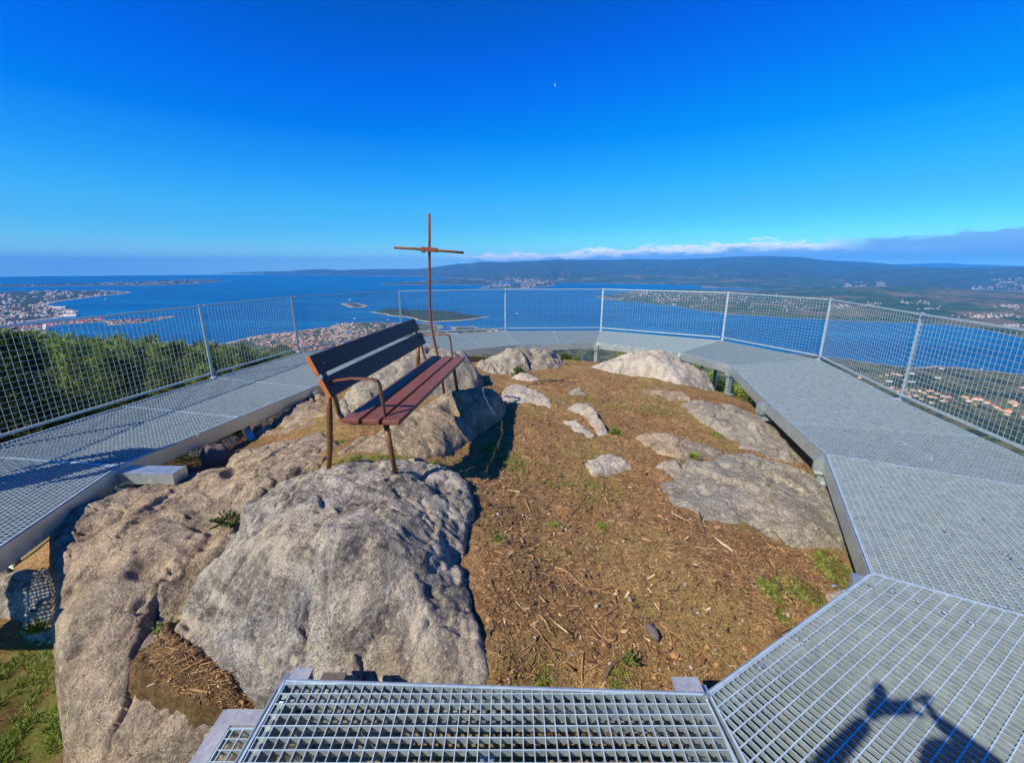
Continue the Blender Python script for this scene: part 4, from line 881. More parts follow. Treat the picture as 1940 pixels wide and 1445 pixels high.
# dark elongated stone
q=gz(1235,1198); mb=MB(); rg=np.random.default_rng(4)
def blob(c,rad,seed,n=12,m_=9,nz=.16):
    V=[];Fs=[]
    for i in range(m_+1):
        th=math.pi*i/m_
        for j in range(n):
            ph=2*math.pi*j/n; d=Vector((math.sin(th)*math.cos(ph),math.sin(th)*math.sin(ph),math.cos(th)))
            k=1+nz*float(vnoise(d.x*2.2+seed,d.y*2.2+d.z*1.7,seed))
            V.append((c[0]+d.x*rad[0]*k,c[1]+d.y*rad[1]*k,c[2]+d.z*rad[2]*k))
    for i in range(m_):
        for j in range(n): Fs.append((i*n+j,(i+1)*n+j,(i+1)*n+(j+1)%n,i*n+(j+1)%n))
    return V,Fs
mb.add(*blob((0,0,.012),(.026,.062,.026),3)); M['darkstone']=mat('dark_stone',lambda g,co,b:{'Base Color':g.ramp(g.noise(co,60,5,.7),(.35,(.07,.055,.05)),(.65,(.16,.125,.11))),'Roughness':.85,'Normal':g.bump(g.noise(co,80,4),.5,.004)})
o=mb.build('stone',M['darkstone'],smooth=True); o.location=q; o.rotation_euler=(0,0,.25); tag(o,'smooth dark elongated stone lying on the near soil','stone')
for i,(a,b,s,l) in enumerate([(1108,1080,.011,'white chip of stone below the long root'),(1250,1265,.012,'tan stone chip right of the green tuft'),(1130,1148,.014,'pale bark chip standing in the near soil'),(1322,1162,.013,'pinkish stone pair member near the right soil'),(1345,1158,.011,'small round stone at the right of the near soil'),(1298,1108,.012,'flat orange bark chip at the right of the soil'),(963,1278,.012,'white chip close to the near grating'),(1490,1166,.020,'white stone in the litter by the green moss at the right'),(1310,1265,.016,'pale flat clod near the right grating'),(578,886,.01,'small pale pebble beside the near rear bench leg')]):
    q=gz(a,b) if a>700 else Vector((*P(a,b,-1.44),-1.45)); mb=MB(); mb.add(*blob((0,0,s*.3),(s,s*rng.uniform(.7,1.3),s*.7),20+i,9,7,.35)); o=mb.build('stone',M['rock_pale'],smooth=True); o.location=q; tag(o,l,'stone')
# little plants
def plant(label,px,py,z,kind,size,seed,n=14,cat='plant'):
    rg=np.random.default_rng(seed); x,y=P(px,py,z); e=thing('small_plant',label,cat,(x,y,z))
    st=MB(); C=[];D=[]
    for k in range(n):
        a=rg.uniform(0,6.3); el=rg.uniform(.3,1.3) if kind!='creep' else rg.uniform(.1,.5); L=size*rg.uniform(.5,1.)
        d=np.array([math.cos(a)*math.cos(el),math.sin(a)*math.cos(el),math.sin(el)]); st.tube([(0,0,-.02),tuple(d*L*.5+np.array([0,0,.01])),tuple(d*L)],[.002,.0016,.001],4,False)
        for q in range(9): C.append(d*L*(.3+.7*q/8)); D.append(d+rg.normal(size=3)*.6)
    V,Fs=tufts(np.array(C),np.array(D),5,size*.22,size*.07,rg)
    st.build('stem',M['twig'],None).parent=e
    o=bpy.data.objects.new('foliage',np_mesh('foliage',V,Fs,M['grass' if kind=='bright' else 'bush'])); COL.objects.link(o); o.parent=e
plant('sprawling sprig growing in the crack between the big boulders',432,990,-1.75,'creep',.14,1,16)
plant('small weed in the crack near the rear bench leg',487,912,-1.72,'up',.06,2)
plant('bright weed at the top of the lodged dark soil',315,1203,-2.02,'bright',.10,3,16)
plant('single green weed in the lower corner of the dark soil',474,1310,-2.13,'bright',.055,4,8)
plant('dark scrubby weed in front of the long rock at the far left',985,712,-1.86,'up',.20,5,22)
plant('straggly weed right of the jagged pale rock',1165,825,-1.84,'up',.12,6,18)
plant('green tuft growing on the flat tan rock',1314,868,-1.85,'bright',.08,7,22)
plant('green tuft beside the curved grey stick near the grating',1190,1255,-1.95,'up',.07,8,18)
plant('bright green tuft at the left edge below the brown boulder',75,1195,-2.72,'bright',.12,9,22)
plant('small bush under the left walkway by the strut',450,822,-1.98,'bright',.16,10,24)
plant('green bush behind the supports left of the bench',590,765,-2.0,'bright',.28,11,34,'bush')
plant('gorse bush under the left walkway edge',545,772,-2.05,'bright',.26,12,34,'bush')
plant('green bush beyond the bench at the far deck',905,672,-2.2,'bright',.5,13,46,'bush')
plant('low bush under the cantilever end at the left',240,912,-2.05,'up',.12,14,24)
plant('small weed next to the striped block',372,882,-2.05,'bright',.09,15,16)
# stone block under the walkway, grating shadow painted in as dark colour
mb=MB()
x0,y0=P(410,880,-2.0)
mb.add(*blob((0,0,.06),(.14,.10,.16),44,14,10,.25)); o=mb.build('stone',M['darkstone'],smooth=True); o.location=(x0,y0,-2.0); tag(o,'squarish stone below the left walkway, darkened in colour for the grating shadow','stone')
# ------------------------------------------------------------------ elevated walkway
IN=[(-3.05,1.85),(-3.395,3.33),(-2.86,5.80),(-2.38,7.15),(-1.25,8.52),(.176,9.26),(1.94,9.60),(3.40,8.37),(3.835,7.21),(3.28,5.23),(2.88,3.57),(2.01,2.005),(.785,1.315),(-.945,1.372)]
OUT=[(-5.0,1.85),(-5.0,3.55),(-4.625,6.36),(-4.29,8.40),(-2.75,10.5),(-.185,11.36),(2.41,11.45),(4.92,9.82),(5.70,7.69),(5.005,5.22),(4.45,2.75),(3.45,1.15),(.95,-.9),(-.96,-.9)]
wk=thing('elevated_walkway','galvanised steel walkway of open grating ringing the rocky mound','walkway',(0,5.4,-2.2))
def clipline(poly,p,d):
    t0,t1=-1e9,1e9;n=len(poly)
    ar=sum(poly[i][0]*poly[(i+1)%n][1]-poly[(i+1)%n][0]*poly[i][1] for i in range(n)); sg=1 if ar>0 else -1
    for i in range(n):
        a=poly[i];b=poly[(i+1)%n]; nx,ny=-(b[1]-a[1])*sg,(b[0]-a[0])*sg
        num=nx*(p[0]-a[0])+ny*(p[1]-a[1]); den=nx*d[0]+ny*d[1]
        if abs(den)<1e-9:
            if num<0: return None
            continue
        t=-num/den
        if den>0: t0=max(t0,t)
        else: t1=min(t1,t)
    return (t0,t1) if t1-t0>.01 else None
def shrink(poly,g):
    c=np.mean(poly,0); out=[]
    for p in poly:
        v=np.array(p)-c; l=np.linalg.norm(v); out.append(tuple(c+v*(1-g/l)))
    return out
def grating(poly,ang,pb_,pr_,z=DZ,bd=.024,rd=.010,bw=.0036,rw=.0046,name='grating_panel'):
    """bearing bars run along ang"""
    poly=shrink(poly,.006); mb=MB(); P_=np.array(poly)
    for a_,pitch,wd,dp,dz in((ang,pb_,bw,bd,0),(ang+math.pi/2,pr_,rw,rd,-.0008)):
        d=(math.cos(a_),math.sin(a_)); nrm=(-d[1],d[0]); pr=P_@np.array(nrm)
        k=math.ceil(pr.min()/pitch)
        while k*pitch<pr.max():
            p=(nrm[0]*k*pitch,nrm[1]*k*pitch); r_=clipline(poly,p,d)
            if r_:
                a=(p[0]+d[0]*r_[0],p[1]+d[1]*r_[0],z+dz-dp/2);b=(p[0]+d[0]*r_[1],p[1]+d[1]*r_[1],z+dz-dp/2); mb.bar(a,b,wd,dp)
            k+=1
    n=len(poly)
    for i in range(n):
        a=poly[i];b=poly[(i+1)%n]; mb.bar((*a,z-.0165),(*b,z-.0165),.009,.037)
    o=mb.build(name,[M['grate_side'],M['grate']],wk)
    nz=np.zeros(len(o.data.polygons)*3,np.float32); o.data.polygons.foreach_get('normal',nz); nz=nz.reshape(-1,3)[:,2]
    o.data.polygons.foreach_set('material_index',(nz>.9).astype(np.int32)); return o  # upward faces take the lit colour, all others the shaded one
lerp=lambda a,b,t:(a[0]+(b[0]-a[0])*t,a[1]+(b[1]-a[1])*t)
nseg=len(IN)-1
for i in range(nseg):
    a,b,c,d=IN[i],IN[i+1],OUT[i+1],OUT[i]
    near=i>=9 or i==0
    tang=math.atan2(b[1]-a[1],b[0]-a[0])
    Lm=math.dist(a,b); nsp=max(1,round((Lm+math.dist(c,d))/2/1.25))
    if i==12: nsp=1
    if i==11: nsp=1
    for k in range(nsp):
        t0,t1=k/nsp,(k+1)/nsp
        q=[lerp(a,b,t0),lerp(a,b,t1),lerp(d,c,t1),lerp(d,c,t0)]
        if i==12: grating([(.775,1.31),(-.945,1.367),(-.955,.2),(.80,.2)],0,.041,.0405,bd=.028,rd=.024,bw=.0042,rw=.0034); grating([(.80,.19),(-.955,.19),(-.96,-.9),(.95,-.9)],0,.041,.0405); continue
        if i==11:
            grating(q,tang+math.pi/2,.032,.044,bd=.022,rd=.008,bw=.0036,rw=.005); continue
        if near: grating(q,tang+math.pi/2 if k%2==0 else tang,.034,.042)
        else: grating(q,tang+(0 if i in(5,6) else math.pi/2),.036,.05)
# edge channels, ring beam, radial beams, legs
def channel(a,b,h=.14,z=DZ,inn=.03,name='edge_beam',m='galv'):
    mb=MB(); a=Vector((*a,0));b=Vector((*b,0));d=(b-a).normalized();nn=Vector((-d.y,d.x,0))
    ctr=Vector((0,5.4,0)); 
    if nn.dot((a+b)/2-ctr)<0: nn=-nn   # points outwards
    o_=-nn*.006
    mb.bar(a+o_+Vector((0,0,z-.036-h/2+.03)),b+o_+Vector((0,0,z-.036-h/2+.03)),.006,h)
    for zz_ in(z-.042,z-.036-h+.033): mb.bar(a+nn*inn+Vector((0,0,zz_)),b+nn*inn+Vector((0,0,zz_)),.062,.006)
    return mb.build(name,M[m],wk)
for i in range(nseg):
    channel(IN[i],IN[i+1])
    if i!=12:
        mb=MB(); mb.bar((*OUT[i],DZ-.11),(*OUT[i+1],DZ-.11),.07,.13); mb.build('edge_beam',M['galv_dull'],wk)
    ma,mb_=lerp(IN[i],OUT[i],.5),lerp(IN[i+1],OUT[i+1],.5)
    mb=MB(); mb.bar((*ma,DZ-.075),(*mb_,DZ-.075),.10,.07); mb.build('ring_beam',M['galv'],wk)
for i in range(len(IN)):
    a,b=Vector((*IN[i],0)),Vector((*OUT[i],0)); d=(b-a).normalized(); ext=.075 if i not in(1,) else .05
    mb=MB(); mb.bar(a-d*ext+Vector((0,0,DZ-.115)),b+Vector((0,0,DZ-.115)),.08,.125); mb.build('radial_beam',M['galv'],wk)
    for base,t in((a+d*.0,'i'),(b-d*.12,'o')):
        if (t=='o' and i in(12,13)) or i==0: continue
        zg=Hs(base.x,base.y)
        if t=='i':
            for w_,tp in ROCKS:
                if sdist(w_,np.array([base.x]),np.array([base.y]))[0]>.02: zg=max(zg,float(tp(base.x,base.y)))
        zg=max(zg,-7.5)
        mb=MB(); mb.bar((base.x,base.y,zg-.15),(base.x,base.y,DZ-.178),.07,.07,up=(d.x,d.y,0)); lg=mb.build('support_leg',M['galv'],wk)
        mb=MB(); mb.box((base.x,base.y,DZ-.184),(.13,.12,.012),math.atan2(d.y,d.x)); cp_=mb.build('cap_plate',M['galv'],None); cp_.parent=lg
        mb=MB(); mb.box((base.x,base.y,zg+.012),(.17,.15,.012),math.atan2(d.y,d.x))
        for sx in(-1,1):
            for sy in(-1,1): mb.box((base.x+sx*.05,base.y+sy*.05,zg+.03),(.016,.016,.03))
        bp=mb.build('base_plate',M['galv'],None); bp.parent=lg
# mid-span inner legs on the left side and the bent strut
for px,py0,py1 in((583,742,770),):
    x,y=P(px,py0,DZ-.1); zg=Hs(x,y); mb=MB(); mb.bar((x+.02,y+.25,-2.2),(x+.02,y+.25,DZ-.05),.09,.07); mb.bar((x-.12,y+.2,-2.2),(x-.12,y+.2,DZ-.05),.05,.05); mb.build('support_leg',M['galv_dull'],wk)
a=P(455,795,-1.78);b=P(482,840,-1.96); mb=MB(); mb.bar((*a,-1.74),(*b,-1.99),.075,.06); mb.build('diagonal_strut',M['galv'],wk)
a=P(465,815,-1.8)
for px,py in((1352,705),(1100,660)):
    x,y=P(px,py,-1.85); mb=MB(); mb.bar((x-.05,y+.5,-1.72),(x+.12,y+.2,-2.3),.05,.05); mb.build('diagonal_strut',M['galv'],wk)
# cantilever end sticking out of the left deck over the rock
a=(-3.42,3.34); b=P(338,889,-1.69); mb=MB(); mb.bar((a[0]-.1,a[1]+.02,-1.745),(*b,-1.745),.15,.10); mb.bar((b[0]-.09,b[1]-.01,-1.79),(b[0]-.09,b[1]-.01,-2.05),.09,.09)
o=mb.build('bracket_arm',M['galv'],wk)
mb=MB(); mb.box((b[0]+.004,b[1],-1.745),(.008,.16,.11)); e_=mb.build('end_plate',M['galv'],None); e_.parent=o
# saddle clips holding the grating panels
for px,py in [(1515,750),(1575,755),(1530,715),(1500,712),(1470,698),(1605,815),(1655,800),(1715,840),(1740,862),(1765,870),(1672,922),(1822,942),(1860,982),(1600,910),(1620,980),(1790,1005),(1905,1050),(1920,1060),(1930,1075),(1610,905),(1850,840),(1760,800),(1735,775),(1580,1110),(1600,1120),(1340,1320),(1510,1210),(1520,1218),(1440,1265),(1445,1262),(1650,1110),(1690,1120),(1740,1140),(1790,1160),(1840,1180),(1545,1225),(240,772),(320,783),(318,782),(378,763),(250,811),(375,824),(480,765),(500,745),(1905,1150)]:
    x,y=P(px,py,DZ); s_=1 if y<3 else 1.3
    mb=MB(); mb.box((x,y,DZ+.003),(.028*s_,.016*s_,.003),rng.uniform(0,3)); mb.box((x,y,DZ+.006),(.010,.010,.005),.4); mb.build('clip',M['galv'],wk)
for px,py,w_ in((568,1283,.05),(1306,1307,.07)):
    x,y=P(px,py,DZ-.03); mb=MB(); mb.box((x,y+.01,DZ-.03),(w_*1.6,w_*1.3,.012)); mb.box((x,y+.03,DZ-.11),(w_*1.5,.01,.15)); mb.build('bracket_plate',M['galv_dull'],wk)
x,y=P(630,1284,DZ-.03); mb=MB(); mb.box((x,y+.012,DZ-.04),(.10,.03,.02)); mb.build('bracket_plate',M['darkstone'],wk)
# lower step at the left of the near grating
mb=MB(); zs=-1.83; xa,ya=-1.23,1.38
mb.box((xa+.03,.9,zs-.01),(.06,.96,.02)); mb.box((xa+.155,ya-.03,zs-.0095),(.188,.06,.019)); mb.box((xa-.004,.9,zs-.07),(.006,.97,.14)); mb.box((xa+.14,ya+.004,zs-.07),(.27,.006,.14)); mb.build('step_frame',M['galv_dull'],wk)
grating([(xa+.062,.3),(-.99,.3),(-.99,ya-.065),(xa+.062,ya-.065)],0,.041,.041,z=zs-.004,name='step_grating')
for a_,b_,w_,h_ in(((-.975,.2,DZ-.10),(-.975,1.36,DZ-.10),.006,.14),((.80,.1,DZ-.12),(.80,1.28,DZ-.12),.08,.08),((-.1,.1,DZ-.30),(-.1,1.28,DZ-.30),.06,.05)):
    mb=MB(); mb.bar(a_,b_,w_,h_); mb.build('edge_beam',M['galv'],wk)
# ------------------------------------------------------------------ mesh fence on the outer edge
fe=thing('mesh_fence','galvanised wire mesh fence standing on the outer edge of the walkway','fence',(0,11.36,DZ))
FP=OUT[:12]
FH=1.12
for i,p in enumerate(FP):
    v=Vector((p[0],p[1]-5.4,0)).normalized(); tv=Vector((-v.y,v.x,0)); b=Vector((*p,0))+v*.03
    mb=MB(); mb.bar(b+Vector((0,0,DZ-.2)),b+Vector((0,0,DZ+FH)),.042,.012,up=tuple(v)); mb.bar(b+v*.012+Vector((0,0,DZ-.2)),b+v*.012+Vector((0,0,DZ+FH-.002)),.008,.022,up=tuple(v))
    for k in range(15):
        z=DZ+.12+k*.07
        for s_ in(-1,1): mb.bar(b+tv*(s_*.024)-v*.01+Vector((0,0,z)),b+tv*(s_*.036)-v*.01+Vector((0,0,z)),.010,.008)
    pst=mb.build('fence_post',M['wire'],fe)
    mb=MB(); mb.box((b.x-v.x*.03,b.y-v.y*.03,DZ+.006),(.10,.09,.010),math.atan2(v.y,v.x)); mb.box((b.x-v.x*.05,b.y-v.y*.05,DZ+.016),(.02,.02,.016)); q_=mb.build('base_plate',M['wire'],None); q_.parent=pst
for i in range(len(FP)-1):
    a,b=Vector((*FP[i],0)),Vector((*FP[i+1],0)); d=(b-a); L=d.length; d.normalize(); a=a+d*.035;b=b-d*.035; L=(b-a).length
    z0,z1=DZ+.075,DZ+FH-.02
    mb=MB(); mb.bar(a+Vector((0,0,z1)),b+Vector((0,0,z1)),.021,.021); mb.build('top_rail',M['wire'],fe)
    mb=MB(); mb.bar(a+Vector((0,0,z0)),b+Vector((0,0,z0)),.022,.026); mb.build('bottom_rail',M['wire'],fe)
    mb=MB(); n=round(L/.062); m_=round((z1-z0)/.062)
    for k in range(1,n): 
        p=a+d*(L*k/n); mb.bar(p+Vector((0,0,z0)),p+Vector((0,0,z1)),.0033,.0033,up=tuple(d))
    nn=Vector((-d.y,d.x,0))*.0044
    for k in range(1,m_):
        z=z0+(z1-z0)*k/m_; mb.bar(a+nn+Vector((0,0,z)),b+nn+Vector((0,0,z)),.0033,.0033)
    mb.build('wire_mesh',M['mesh'],fe)
# ------------------------------------------------------------------ bench
B0=Vector((-.757,2.66,0)); U=Vector((.102,.9948,0)).normalized(); Rv=Vector((-U.y,U.x,0)); SZ=-.99; BL_=2.14
bench=thing('park_bench','brown slatted park bench with iron legs standing on the big boulders','bench',(-1.0,3.7,-1.43))
BW=lambda u,r,z: B0+U*u+Rv*r+Vector((0,0,z))
def plank(name,r0,r1,z0,z1,nrm,th,m,u0=0,u1=BL_,ends=True):
    a=BW(u0,(r0+r1)/2,(z0+z1)/2)+nrm*(-th/2); b=BW(u1,(r0+r1)/2,(z0+z1)/2)+nrm*(-th/2)
    w=math.hypot(r1-r0,z1-z0); mb=MB(); mb.bar(a,b,w,th,up=tuple(nrm)); o=mb.build(name,M[m],bench,bevel=.006)
    o.data.materials.append(M['endgrain'])
    if name=='back_slat':
        for pgn in o.data.polygons:
            if abs(pgn.normal.dot(U))>.9: pgn.material_index=1
    return o
up=Vector((0,0,1))
plank('seat_slat',.0,.118,SZ,SZ,up,.034,'plank'); plank('seat_slat',.142,.260,SZ,SZ,up,.034,'plank'); plank('seat_slat',.284,.402,SZ,SZ,up,.034,'plank')
# backrest: planks lean back
bd=Vector((0,0,0)); lr,lz=.088,.20; ln=math.hypot(lr,lz); nb=(-Rv*lz+up*lr).normalized()  # faces the sitter
def back(rr,zz0,zz1,u0,u1):
    f=lr/lz; plank('back_slat',rr+(zz0-SZ)*0+ (zz0+.82)*f,rr+(zz1+.82)*f,zz0,zz1,nb,.036,'plank_back',u0,u1)
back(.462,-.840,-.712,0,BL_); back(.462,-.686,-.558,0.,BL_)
for ue in(.085,BL_-.085):
    for r_b,z_b,nn_ in((.06,SZ+.002,up),(.20,SZ+.002,up),(.34,SZ+.002,up),(.475,-.772,nb),(.533,-.626,nb)):
        c_=BW(ue,r_b,z_b)+nn_*.002; mb=MB(); mb.tube([c_-nn_*.004,c_+nn_*.004],[.008,.006],8); mb.build('bolt',M['bench_iron'],bench)
    # curved flat-bar seat and back frame
    pts=[(.03,-1.035),(.20,-1.045),(.36,-1.05),(.43,-1.035),(.462,-.985),(.474,-.91),(.495,-.80),(.543,-.69),(.583,-.60)]
    mb=MB()
    for (r0,z0),(r1,z1) in zip(pts[:-1],pts[1:]):
        a,b=BW(ue,r0,z0),BW(ue,r1,z1); dd=(b-a).normalized(); mb.bar(a-dd*.004,b+dd*.004,.045,.012,up=tuple(U.cross(dd)))
    mb.build('side_frame',M['bench_iron'],bench,bevel=.002)
    # legs
    zf=-1.435 if ue<1 else -1.40; zr=-1.445 if ue<1 else -1.46
    mb=MB(); mb.tube([BW(ue,.13,-1.03),BW(ue-.0,.085,zf-.02)],[.021,.016],12); mb.build('leg',M['bench_iron'],bench,True)
    mb=MB(); mb.tube([BW(ue,.515,-.80),BW(ue,.535,-1.0),BW(ue,.56,-1.25),BW(ue,.600,zr-.03)],[.014,.022,.020,.016],12); mb.build('leg',M['bench_iron'],bench,True)
    # arm
    q=[(.13,-1.0),(.142,-.85),(.15,-.765),(.165,-.738),(.20,-.728),(.35,-.727),(.45,-.742),(.53,-.765)]
    mb=MB()
    for (r0,z0),(r1,z1) in zip(q[:-1],q[1:]):
        a,b=BW(ue,r0,z0),BW(ue,r1,z1); dd=(b-a).normalized(); mb.bar(a-dd*.003,b+dd*.003,.036,.012,up=tuple(U.cross(dd)))
    mb.build('armrest',M['bench_iron'],bench,bevel=.002)
# ------------------------------------------------------------------ iron cross
cr=thing('iron_cross','thin rusty iron cross with a bent foot standing behind the bench','cross',(-.87,5.15,-1.45))
mb=MB(); mb.tube([(-.86,5.16,-1.6),(-.90,5.155,-1.2),(-.935,5.15,-1.0),(-.965,5.15,-.82),(-.985,5.15,-.66),(-.990,5.15,-.5),(-.982,5.15,-.2),(-.962,5.15,.2),(-.945,5.15,.595)],.0155,10); mb.build('upright',M['rust'],cr,True)
mb=MB(); mb.tube([(-1.365,5.118,.222),(-1.15,5.118,.212),(-.95,5.118,.197),(-.75,5.118,.182),(-.56,5.118,.167)],.0145,10); mb.build('crossbar',M['rust'],cr,True)
mb=MB(); mb.bar((-1.055,5.125,.207),(-.86,5.125,.194),.040,.050)
mb.bar((-1.04,5.11,.180),(-1.01,5.11,.18),.035,.03); mb.build('clamp',M['rust'],cr,bevel=.004)
# ------------------------------------------------------------------ two people whose shadows fall on the decking
M['skin']=mat('skin',None,Base_Color=(.52,.30,.20),Roughness=.55)
M['jacket']=mat('dark_jacket_cloth',lambda g,co,b:{'Base Color':g.ramp(g.noise(co,60,4),(.3,(.02,.025,.05)),(.7,(.04,.045,.08))),'Roughness':.9})
M['jeans']=mat('blue_jeans',lambda g,co,b:{'Base Color':g.ramp(g.noise(co,80,4),(.3,(.03,.05,.10)),(.7,(.06,.09,.16))),'Roughness':.9})
M['hair']=mat('brown_hair',None,Base_Color=(.05,.03,.02),Roughness=.6)
M['phone']=mat('black_phone',None,Base_Color=(.02,.02,.02),Roughness=.2)
def skinned(name,verts,edges,rad,mt,parent,root=0,sub=2):
    me=bpy.data.meshes.new(name); me.from_pydata(verts,edges,[]); me.materials.append(mt); o=bpy.data.objects.new(name,me); COL.objects.link(o); o.parent=parent
    sk=o.modifiers.new('skin','SKIN'); sk.use_smooth_shade=True; sk.branch_smoothing=.4
    for i,r_ in enumerate(rad):
        v=me.skin_vertices[0].data[i]; v.radius=r_ if isinstance(r_,tuple) else (r_,r_)
        v.use_root=(i==root)
    s=o.modifiers.new('sub','SUBSURF'); s.levels=sub;s.render_levels=sub; return o
def person(label,loc,rz,arms,top='jacket',phone=False):
    e=thing('person',label,'person',loc); e.rotation_euler[2]=rz
    # local: faces +y, feet at z=0
    v=[(0,0,.98),(0,-.01,1.12),(0,-.02,1.28),(0,-.02,1.42),(0,0,1.52),(0,.01,1.57)]; ed=[(0,1),(1,2),(2,3),(3,4),(4,5)]; r_=[(.15,.11),(.135,.10),(.155,.11),(.15,.10),(.058,.058),(.052,.052)]
    def chain(st,pts,rs):
        k=len(v)
        for i,(p,q) in enumerate(zip(pts,rs)): v.append(p); r_.append(q); ed.append((st if i==0 else k+i-1,k+i))
    for s_,ar in((-1,arms[0]),(1,arms[1])): chain(3,[(s_*.19,-.02,1.42)]+ar,[.065,.048,.038,.028])
    for s_ in(-1,1): chain(0,[(s_*.10,0,.90),(s_*.11,.02,.50),(s_*.115,-.01,.10),(s_*.12,.10,.04)],[.095,.06,.042,.036])
    b=skinned('body',v,ed,r_,M[top],e)
    # trousers as a second skin over the legs, slightly wider
    v2=[(0,0,1.0),(-.10,0,.90),(-.11,.02,.50),(-.115,-.01,.13),(.10,0,.90),(.11,.02,.50),(.115,-.01,.13)]
    skinned('trousers',v2,[(0,1),(1,2),(2,3),(0,4),(4,5),(5,6)],[(.16,.12),.105,.07,.06,.105,.07,.06],M['jeans'],e)
    # head
    hb=MB(); V,Fs=[],[]
    n,m_=18,14
    for i in range(m_+1):
        th=math.pi*i/m_
        for j in range(n):
            ph=2*math.pi*j/n; x=math.sin(th)*math.cos(ph); y=math.sin(th)*math.sin(ph); z=math.cos(th)
            w_=1-.28*max(0,-z)**1.3; nose=.018*math.exp(-((x/.16)**2+((z+.08)/.2)**2)) if y>0 else 0
            eye=.010*(math.exp(-(((x-.36)/.16)**2+((z-.08)/.12)**2))+math.exp(-(((x+.36)/.16)**2+((z-.08)/.12)**2))) if y>0 else 0
            V.append((x*.076*w_,y*.096*w_+(nose-eye),1.68+z*.118))
    for i in range(m_):
        for j in range(n): Fs.append((i*n+j,(i+1)*n+j,(i+1)*n+(j+1)%n,i*n+(j+1)%n))
    hb.add(V,Fs)
    for s_ in(-1,1): hb.add(*blob((s_*.076,-.005,1.68),(.010,.018,.030),3,8,6,.1))
    h=hb.build('head',M['skin'],None,True); h.parent=e
    hb=MB(); V2,_=V,Fs; Vh=[(p[0]*1.10,p[1]*1.10-.008,1.68+(p[2]-1.68)*1.09) for p in V]; Fh=[f for f in Fs if np.mean([Vh[i][2] for i in f])>1.70 or (np.mean([Vh[i][1] for i in f])<-.02 and np.mean([Vh[i][2] for i in f])>1.60)]
    Fh=[f for f in Fh if not(np.mean([Vh[i][1] for i in f])>.045 and np.mean([Vh[i][2] for i in f])<1.745)]
    hb.add(Vh,Fh); h=hb.build('hair',M['hair'],None,True); h.parent=e
    # hands
    for s_,ar in((-1,arms[0]),(1,arms[1])):
        w_=Vector(ar[2]); f_=Vector(ar[3]); s2=Vector(ar[4]) # wrist, finger direction, thumb side
        pv=[tuple(w_),tuple(w_+f_*.045),tuple(w_+f_*.085)]; skinned('hand',pv,[(0,1),(1,2)],[(.024,.02),(.032,.016),(.034,.014)],M['skin'],e)
        nrm=f_.cross(s2).normalized()
        for k,(off,L) in enumerate(((.027,.072),(.009,.080),(-.009,.074),(-.026,.058))):
            p0=w_+f_*.082+s2*off; p1=p0+f_*L*.5+nrm*.006; p2=p1+(f_*.6+nrm*.8).normalized()*L*.5; skinned('finger',[tuple(p0),tuple(p1),tuple(p2)],[(0,1),(1,2)],[.009,.0085,.007],M['skin'],e,sub=1)
        p0=w_+f_*.03+s2*.026; skinned('finger',[tuple(p0),tuple(p0+(f_*.5+s2).normalized()*.035),tuple(p0+(f_*1.2+s2*.9).normalized()*.065)],[(0,1),(1,2)],[.012,.011,.008],M['skin'],e,sub=1)
    mb=MB()
    for s_ in(-1,1): mb.add(*blob((s_*.12,.06,.04),(.05,.135,.045),7,12,8,.03))
    h=mb.build('shoes',M['darkstone'],None,True); h.parent=e
    return e
fz=DZ+.006
# the photographer: both hands raised to hold the phone just behind the camera
armL=[(-.43,.04,1.40),(-.30,.14,1.55),(-.13,.19,1.69),Vector((.45,.15,.86)).normalized(),Vector((.86,.1,-.45)).normalized()]
armR=[(.43,.04,1.40),(.30,.14,1.55),(.13,.19,1.69),Vector((-.45,.15,.86)).normalized(),Vector((-.86,.1,-.45)).normalized()]
ph=person('person in a dark jacket behind the camera holding a phone up with both hands',(.05,-.31,fz),0,(armL,armR))
mb=MB(); mb.box((0,.235,1.69),(.16,.009,.078)); mb.box((.06,.241,1.715),(.03,.004,.022)); o=mb.build('phone',M['phone'],bevel=.002); o.location=(.05,-.31,fz); tag(o,'black phone held up in both hands of the person behind the camera','phone')
aL=[(-.27,-.04,1.14),(-.28,.02,1.0),(-.27,.07,.88),Vector((0,.15,-.98)).normalized(),Vector((.2,.95,.15)).normalized()]
aR=[(.27,-.04,1.14),(.28,.02,1.0),(.27,.07,.88),Vector((0,.15,-.98)).normalized(),Vector((-.2,.95,.15)).normalized()]
person('person in a dark jacket standing on the left walkway by the fence, arms down',(-4.64,2.46,fz),-.5,(aL,aR))
# ------------------------------------------------------------------ moon
M['moon']=bpy.data.materials.new('moonlight'); M['moon'].use_nodes=True
nt=M['moon'].node_tree; nt.nodes.clear(); e_=nt.nodes.new('ShaderNodeEmission'); e_.inputs[0].default_value=(.45,.75,1,1); e_.inputs[1].default_value=.6; o_=nt.nodes.new('ShaderNodeOutputMaterial'); nt.links.new(e_.outputs[0],o_.inputs[0])
r_=ray(1053,160); dv=Vector(r_).normalized(); cpos=dv*60000; sx=dv.cross(Vector((0,0,1))).normalized(); sy=sx.cross(dv)
mb=MB(); V=[];Fs=[];K=24;RM=180.
for i in range(K+1):
    a=math.radians(-90+180*i/K)+math.radians(205)
    o1=(math.cos(a)*RM,math.sin(a)*RM); k_=1-.62*math.cos(math.radians(-90+180*i/K)); ca,sa=math.cos(math.radians(205)),math.sin(math.radians(205))
    lx=math.cos(math.radians(-90+180*i/K)); ly=math.sin(math.radians(-90+180*i/K)); ix=lx*.35
    o2=((ix*ca-ly*sa)*RM,(ix*sa+ly*ca)*RM)
    for q in(o1,o2):
        for dd in(-20,20): V.append(sx*q[0]+sy*q[1]+dv*dd)
